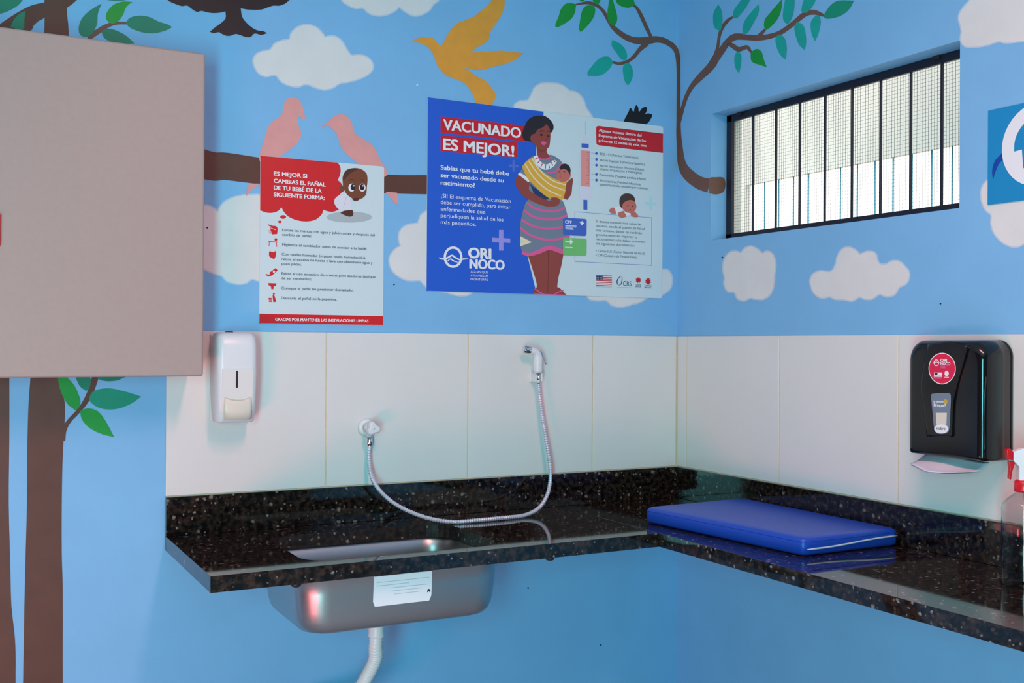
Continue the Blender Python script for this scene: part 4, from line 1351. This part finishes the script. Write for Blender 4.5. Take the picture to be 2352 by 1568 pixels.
# child in the sling
s.fill(R6, [(1003, 615), (1012, 588), (1035, 568), (1070, 572), (1096, 612), (1100, 640), (1080, 672), (1035, 682), (1006, 664), (997, 640)], 'p_baby')
s.fill(R6, [(1018, 580), (1045, 552), (1085, 562), (1100, 598), (1094, 632), (1078, 602), (1052, 590), (1028, 596)], 'p_hair')
s.line(R6, [(1012, 612), (1026, 606)], 'p_hair', 4, smooth=False); s.line(R6, [(1044, 605), (1062, 612)], 'p_hair', 4, smooth=False)
s.line(R6, [(1028, 622), (1022, 645), (1032, 650)], 'p_skin', 3); s.line(R6, [(1018, 660), (1040, 664)], 'p_lip', 4, smooth=False)
s.mb.build('mother_illustration', po)

s = sheet(); s.n = 165
# cards
s.fill(R6, [(1045, 950), (1055, 940), (1205, 949), (1216, 960), (1215, 1062), (1204, 1073), (1055, 1066), (1045, 1056)], 'p_card', True, 3, 40)
s.fill(R6, [(1045, 1095), (1055, 1085), (1205, 1091), (1216, 1102), (1215, 1205), (1204, 1216), (1055, 1211), (1045, 1200)], 'p_green', True, 3, 40)
for k, w in enumerate((80, 78, 55, 60)):
    s.line(R6, [(1062, 998 + k * 8), (1062 + w, 1001 + k * 8)], 'p_white', 4.5, smooth=False)
s.fill(R6, [(1160, 968), (1175, 975), (1182, 962), (1190, 975), (1200, 980), (1190, 985), (1180, 998), (1175, 985)], 'p_white', False)
s.plus(R6, 1102, 1115, 16, 18, 6, 'p_white'); s.plus(R6, 1075, 1113, 14, 4, 4, 'p_white')
s.line(R6, [(1060, 1152), (1115, 1155)], 'p_white', 5, smooth=False)
s.mb.build('document_cards', po)

s = sheet(); s.n = 92
s.fill(R6, [(1192, 350), (1220, 350), (1226, 405), (1186, 405)], 'p_vpale')
s.fill(R6, [(1166, 436), (1246, 442), (1252, 800), (1240, 812), (1172, 806), (1163, 795)], 'p_vpale', True, 3, 40)
s.line(R6, [(1206, 245), (1207, 345)], 'p_shade', 2.5, smooth=False)
s.put(R6([(1179, 405), (1230, 409), (1230, 438), (1179, 434)]), 'p_card')
s.put(R6([(1174, 455), (1238, 459), (1237, 718), (1173, 712)]), 'p_salmon')
for k in range(17):
    yy = 470 + k * 14
    s.line(R6, [(1222 if k % 4 else 1214, yy), (1236, yy + 1)], 'p_skin', 2, smooth=False)
s.put(R6([(1192, 812), (1220, 814), (1220, 885), (1192, 881)]), 'p_card')
s.mb.build('syringe_illustration', po)

s = sheet(); s.n = 92
s.fill(R6, [(1375, 888), (1398, 868), (1425, 874), (1430, 912), (1392, 910)], 'p_baby')
s.fill(R6, [(1418, 870), (1460, 852), (1500, 895), (1535, 915), (1500, 930), (1430, 920)], 'p_white')
s.fill(R6, [(1530, 905), (1560, 898), (1592, 930), (1575, 938), (1540, 930)], 'p_baby')
s.fill(R6, [(1440, 905), (1480, 890), (1505, 932), (1470, 942), (1446, 930)], 'p_baby')
s.fill(R6, [(1452, 840), (1458, 792), (1490, 767), (1540, 773), (1562, 802), (1556, 840), (1500, 880), (1468, 872)], 'p_babyhair')
s.fill(R6, [(1472, 852), (1498, 822), (1545, 815), (1573, 850), (1562, 892), (1522, 906), (1484, 890)], 'p_baby')
s.ell(R6, 1512, 856, 4, 5, 'p_hair', 10); s.ell(R6, 1545, 858, 4, 5, 'p_hair', 10); s.ell(R6, 1530, 884, 5, 4, 'p_skin2', 10)
s.mb.build('baby_illustration', po)

# ---------------------------------------------------------------- small diaper poster
qx0, qx1, qz0, qz1 = -1.5939, -1.1879, 0.6322, 1.1486
qo = thing('diaper_poster', 'smaller pale poster with red speech cloud and a cartoon child', 'poster', ((qx0 + qx1) / 2, 0, qz0))
board(qx0, qx1, qz0, qz1, 'p_pale', 'poster_panel', qo)
BQ = (qx0 + 0.0005, qx1 - 0.0005, qz0 + 0.0005, qz1 - 0.0005)


def sheet2():
    return Flat(lambda x, y, o: back(x, y, o), BT, BQ)


s = sheet2()
s.fill(R5, [(470, 170), (1060, 215), (1085, 243), (1105, 275), (1108, 320), (1088, 380), (1112, 402), (1126, 435), (1112, 480), (1066, 520), (1062, 560), (1096, 605), (1050, 622), (1010, 618), (975, 606), (965, 640), (920, 680), (860, 695), (790, 690), (720, 665), (680, 630), (655, 588), (630, 615), (580, 630), (530, 625), (470, 600)], 'p_red2', True, 4, 55)
s.ell(R5, 668, 661, 23, 14, 'p_red2'); s.ell(R5, 643, 698, 13, 10, 'p_red2')
s.put(R5([(460, 1401), (1470, 1421), (1470, 1520), (460, 1500)]), 'p_red2')
# icons
s.line(R5, [(555, 722), (600, 738)], 'p_red2', 10, smooth=False)
s.fill(R5, [(565, 740), (600, 728), (625, 745), (622, 792), (585, 795), (575, 770)], 'p_red2')
s.line(R5, [(555, 768), (590, 770)], 'p_red2', 7, smooth=False); s.line(R5, [(560, 782), (595, 786)], 'p_red2', 7, smooth=False); s.line(R5, [(572, 745), (612, 760)], 'p_pale', 4, smooth=False)
s.line(R5, [(556, 850), (624, 853)], 'p_red2', 7, smooth=False); s.line(R5, [(562, 850), (560, 886)], 'p_red2', 5, smooth=False); s.line(R5, [(618, 852), (620, 890)], 'p_red2', 5, smooth=False); s.ell(R5, 613, 834, 11, 11, 'p_red2', 14)
s.fill(R5, [(560, 928), (615, 930), (612, 960), (600, 985), (580, 975), (562, 962)], 'p_red2'); s.line(R5, [(566, 918), (576, 932)], 'p_red2', 4, smooth=False); s.line(R5, [(612, 920), (600, 932)], 'p_red2', 4, smooth=False)
s.fill(R5, [(562, 1088), (612, 1052), (627, 1070), (580, 1112)], 'p_red2', False); s.line(R5, [(535, 1096, 5), (552, 1108, 12), (575, 1106, 14)], 'p_red2'); s.ell(R5, 598, 1080, 9, 10, 'p_pale', 12)
s.fill(R5, [(555, 1167), (616, 1169), (614, 1185), (598, 1192), (594, 1214), (578, 1214), (572, 1190), (556, 1184)], 'p_red2')
s.fill(R5, [(587, 1262), (600, 1258), (610, 1290), (612, 1312), (592, 1312)], 'p_red2'); s.ell(R5, 597, 1250, 8, 8, 'p_red2', 12)
s.fill(R5, [(557, 1280), (582, 1282), (580, 1312), (558, 1310)], 'p_red2', False); s.line(R5, [(558, 1290), (582, 1292)], 'p_pale', 3, smooth=False); s.line(R5, [(558, 1300), (582, 1302)], 'p_pale', 3, smooth=False)
s.mb.build('printed_fields', qo)
s = sheet2(); s.n = 90
for t_, a_, b_ in (('ES MEJOR SI', (598, 344), (850, 361)), ('CAMBIAS EL PAÑAL', (598, 399), (993, 428)), ('DE TU BEBÉ DE LA', (598, 452), (963, 475)), ('SIGUIENTE FORMA:', (597, 504), (985, 529))):
    s.text(R5, t_, a_, b_, 30, 'p_white', .035)
s.mb.build('headline', qo)
for rows_ in ((('Lávate las manos con agua y jabón antes y después del', (661, 769), (1370, 808)), ('cambio de pañal;', (661, 804), (885, 816))),
              (('Higieniza el cambiador antes de acostar a tu bebé;', (661, 880), (1308, 913)),),
              (('Con toallas húmedas (o papel toalla humedecido),', (657, 956), (1303, 982)), ('retire el exceso de heces y lave con abundante agua y', (657, 991), (1353, 1021)), ('poco jabón;', (657, 1027), (805, 1033))),
              (('Evitar el uso excesivo de cremas para asaduras (aplique', (655, 1101), (1375, 1129)), ('de ser necesario);', (655, 1137), (885, 1146))),
              (('Coloque el pañal sin presionar demasiado;', (655, 1213), (1205, 1231)),), (('Descarta el pañal en la papelera.', (653, 1289), (1080, 1302)),)):
    s = sheet2(); s.n = 90
    for t_, a_, b_ in rows_:
        s.text(R5, t_, a_, b_, 19, 'p_ink', .012)
    s.mb.build('step_text', qo)
s = sheet2(); s.n = 90
s.text(R5, 'GRACIAS POR MANTENER LAS INSTALACIONES LIMPIAS', (608, 1454), (1322, 1468), 21, 'p_white', .03)
s.mb.build('footer_text', qo)
s = sheet2(); s.n = 40
s.ell(R5, 1175, 662, 175, 42, 'p_shade')
s.fill(R5, [(1105, 630), (1140, 612), (1200, 608), (1206, 640), (1190, 658), (1150, 652)], 'p_boydark')
s.fill(R5, [(1110, 495), (1150, 480), (1185, 530), (1190, 605), (1130, 612), (1082, 592), (1062, 550), (1072, 515)], 'p_shirt')
s.line(R5, [(1152, 510), (1130, 590)], 'p_shade', 3, smooth=False)
s.ell(R5, 1118, 445, 18, 27, 'p_boy')
s.fill(R5, [(1125, 400), (1125, 350), (1150, 305), (1200, 287), (1260, 292), (1305, 325), (1315, 370), (1310, 430), (1302, 490), (1270, 520), (1220, 526), (1170, 500), (1145, 470), (1130, 440)], 'p_boy')
s.fill(R5, [(1126, 380), (1130, 345), (1152, 306), (1200, 288), (1250, 291), (1225, 305), (1180, 330), (1140, 372)], 'p_boydark')
s.fill(R5, [(1195, 520), (1230, 514), (1260, 522), (1235, 538), (1205, 534)], 'p_boydark')
for cx_, dx2 in ((1193, 11), (1275, -1)):
    s.ell(R5, cx_, 436, 25, 31, 'p_white'); s.ell(R5, cx_ + dx2, 432, 18, 24, 'p_black'); s.ell(R5, cx_ + dx2 + 6, 422, 5, 6, 'p_white')
s.line(R5, [(1170, 385), (1195, 374), (1218, 382)], 'p_boydark', 7); s.line(R5, [(1255, 384), (1272, 376), (1292, 388)], 'p_boydark', 7)
s.mb.build('child_illustration', qo)

# ---------------------------------------------------------------- blue sign at the far side of the window
gy0, gy1, gz0, gz1 = -1.657, -1.3565, 0.951, 1.201
sg = thing('wall_sign', 'square blue wall sign with white ring beside the barred window', 'sign', (0, (gy0 + gy1) / 2, gz0))
mb = MB(); mb.box(-0.004, -0.0005, gy0, gy1, gz0, gz1, 'p_signblue'); mb.build('sign_panel', sg)
s = Flat(lambda y, z, o: Vector((-0.004 - o, y, z)), 0.0, (gy0, gy1, gz0, gz1), (1, 2))
G1 = Frame(0, 0, 1)
cy_, cz_ = -1.506, 1.090
s.line(G1, [(-1.404, 1.075, 0.016), (-1.385, 1.06, 0.016), (-1.376, 1.04, 0.012), (-1.373, 1.018, 0.002)], 'p_signdark')
s.ring(G1, cy_, cz_, 0.107, 0.107, 0.036, 'p_white')
s.fill(G1, [(-1.436, 1.080), (-1.458, 1.082), (-1.462, 1.03), (-1.470, 0.995), (-1.43, 1.02)], 'p_white', False)
s.fill(G1, [(-1.52, 1.02), (-1.50, 1.10), (-1.47, 1.13), (-1.53, 1.15), (-1.57, 1.09), (-1.56, 1.03)], 'p_white')
s.mb.build('emblem', sg)
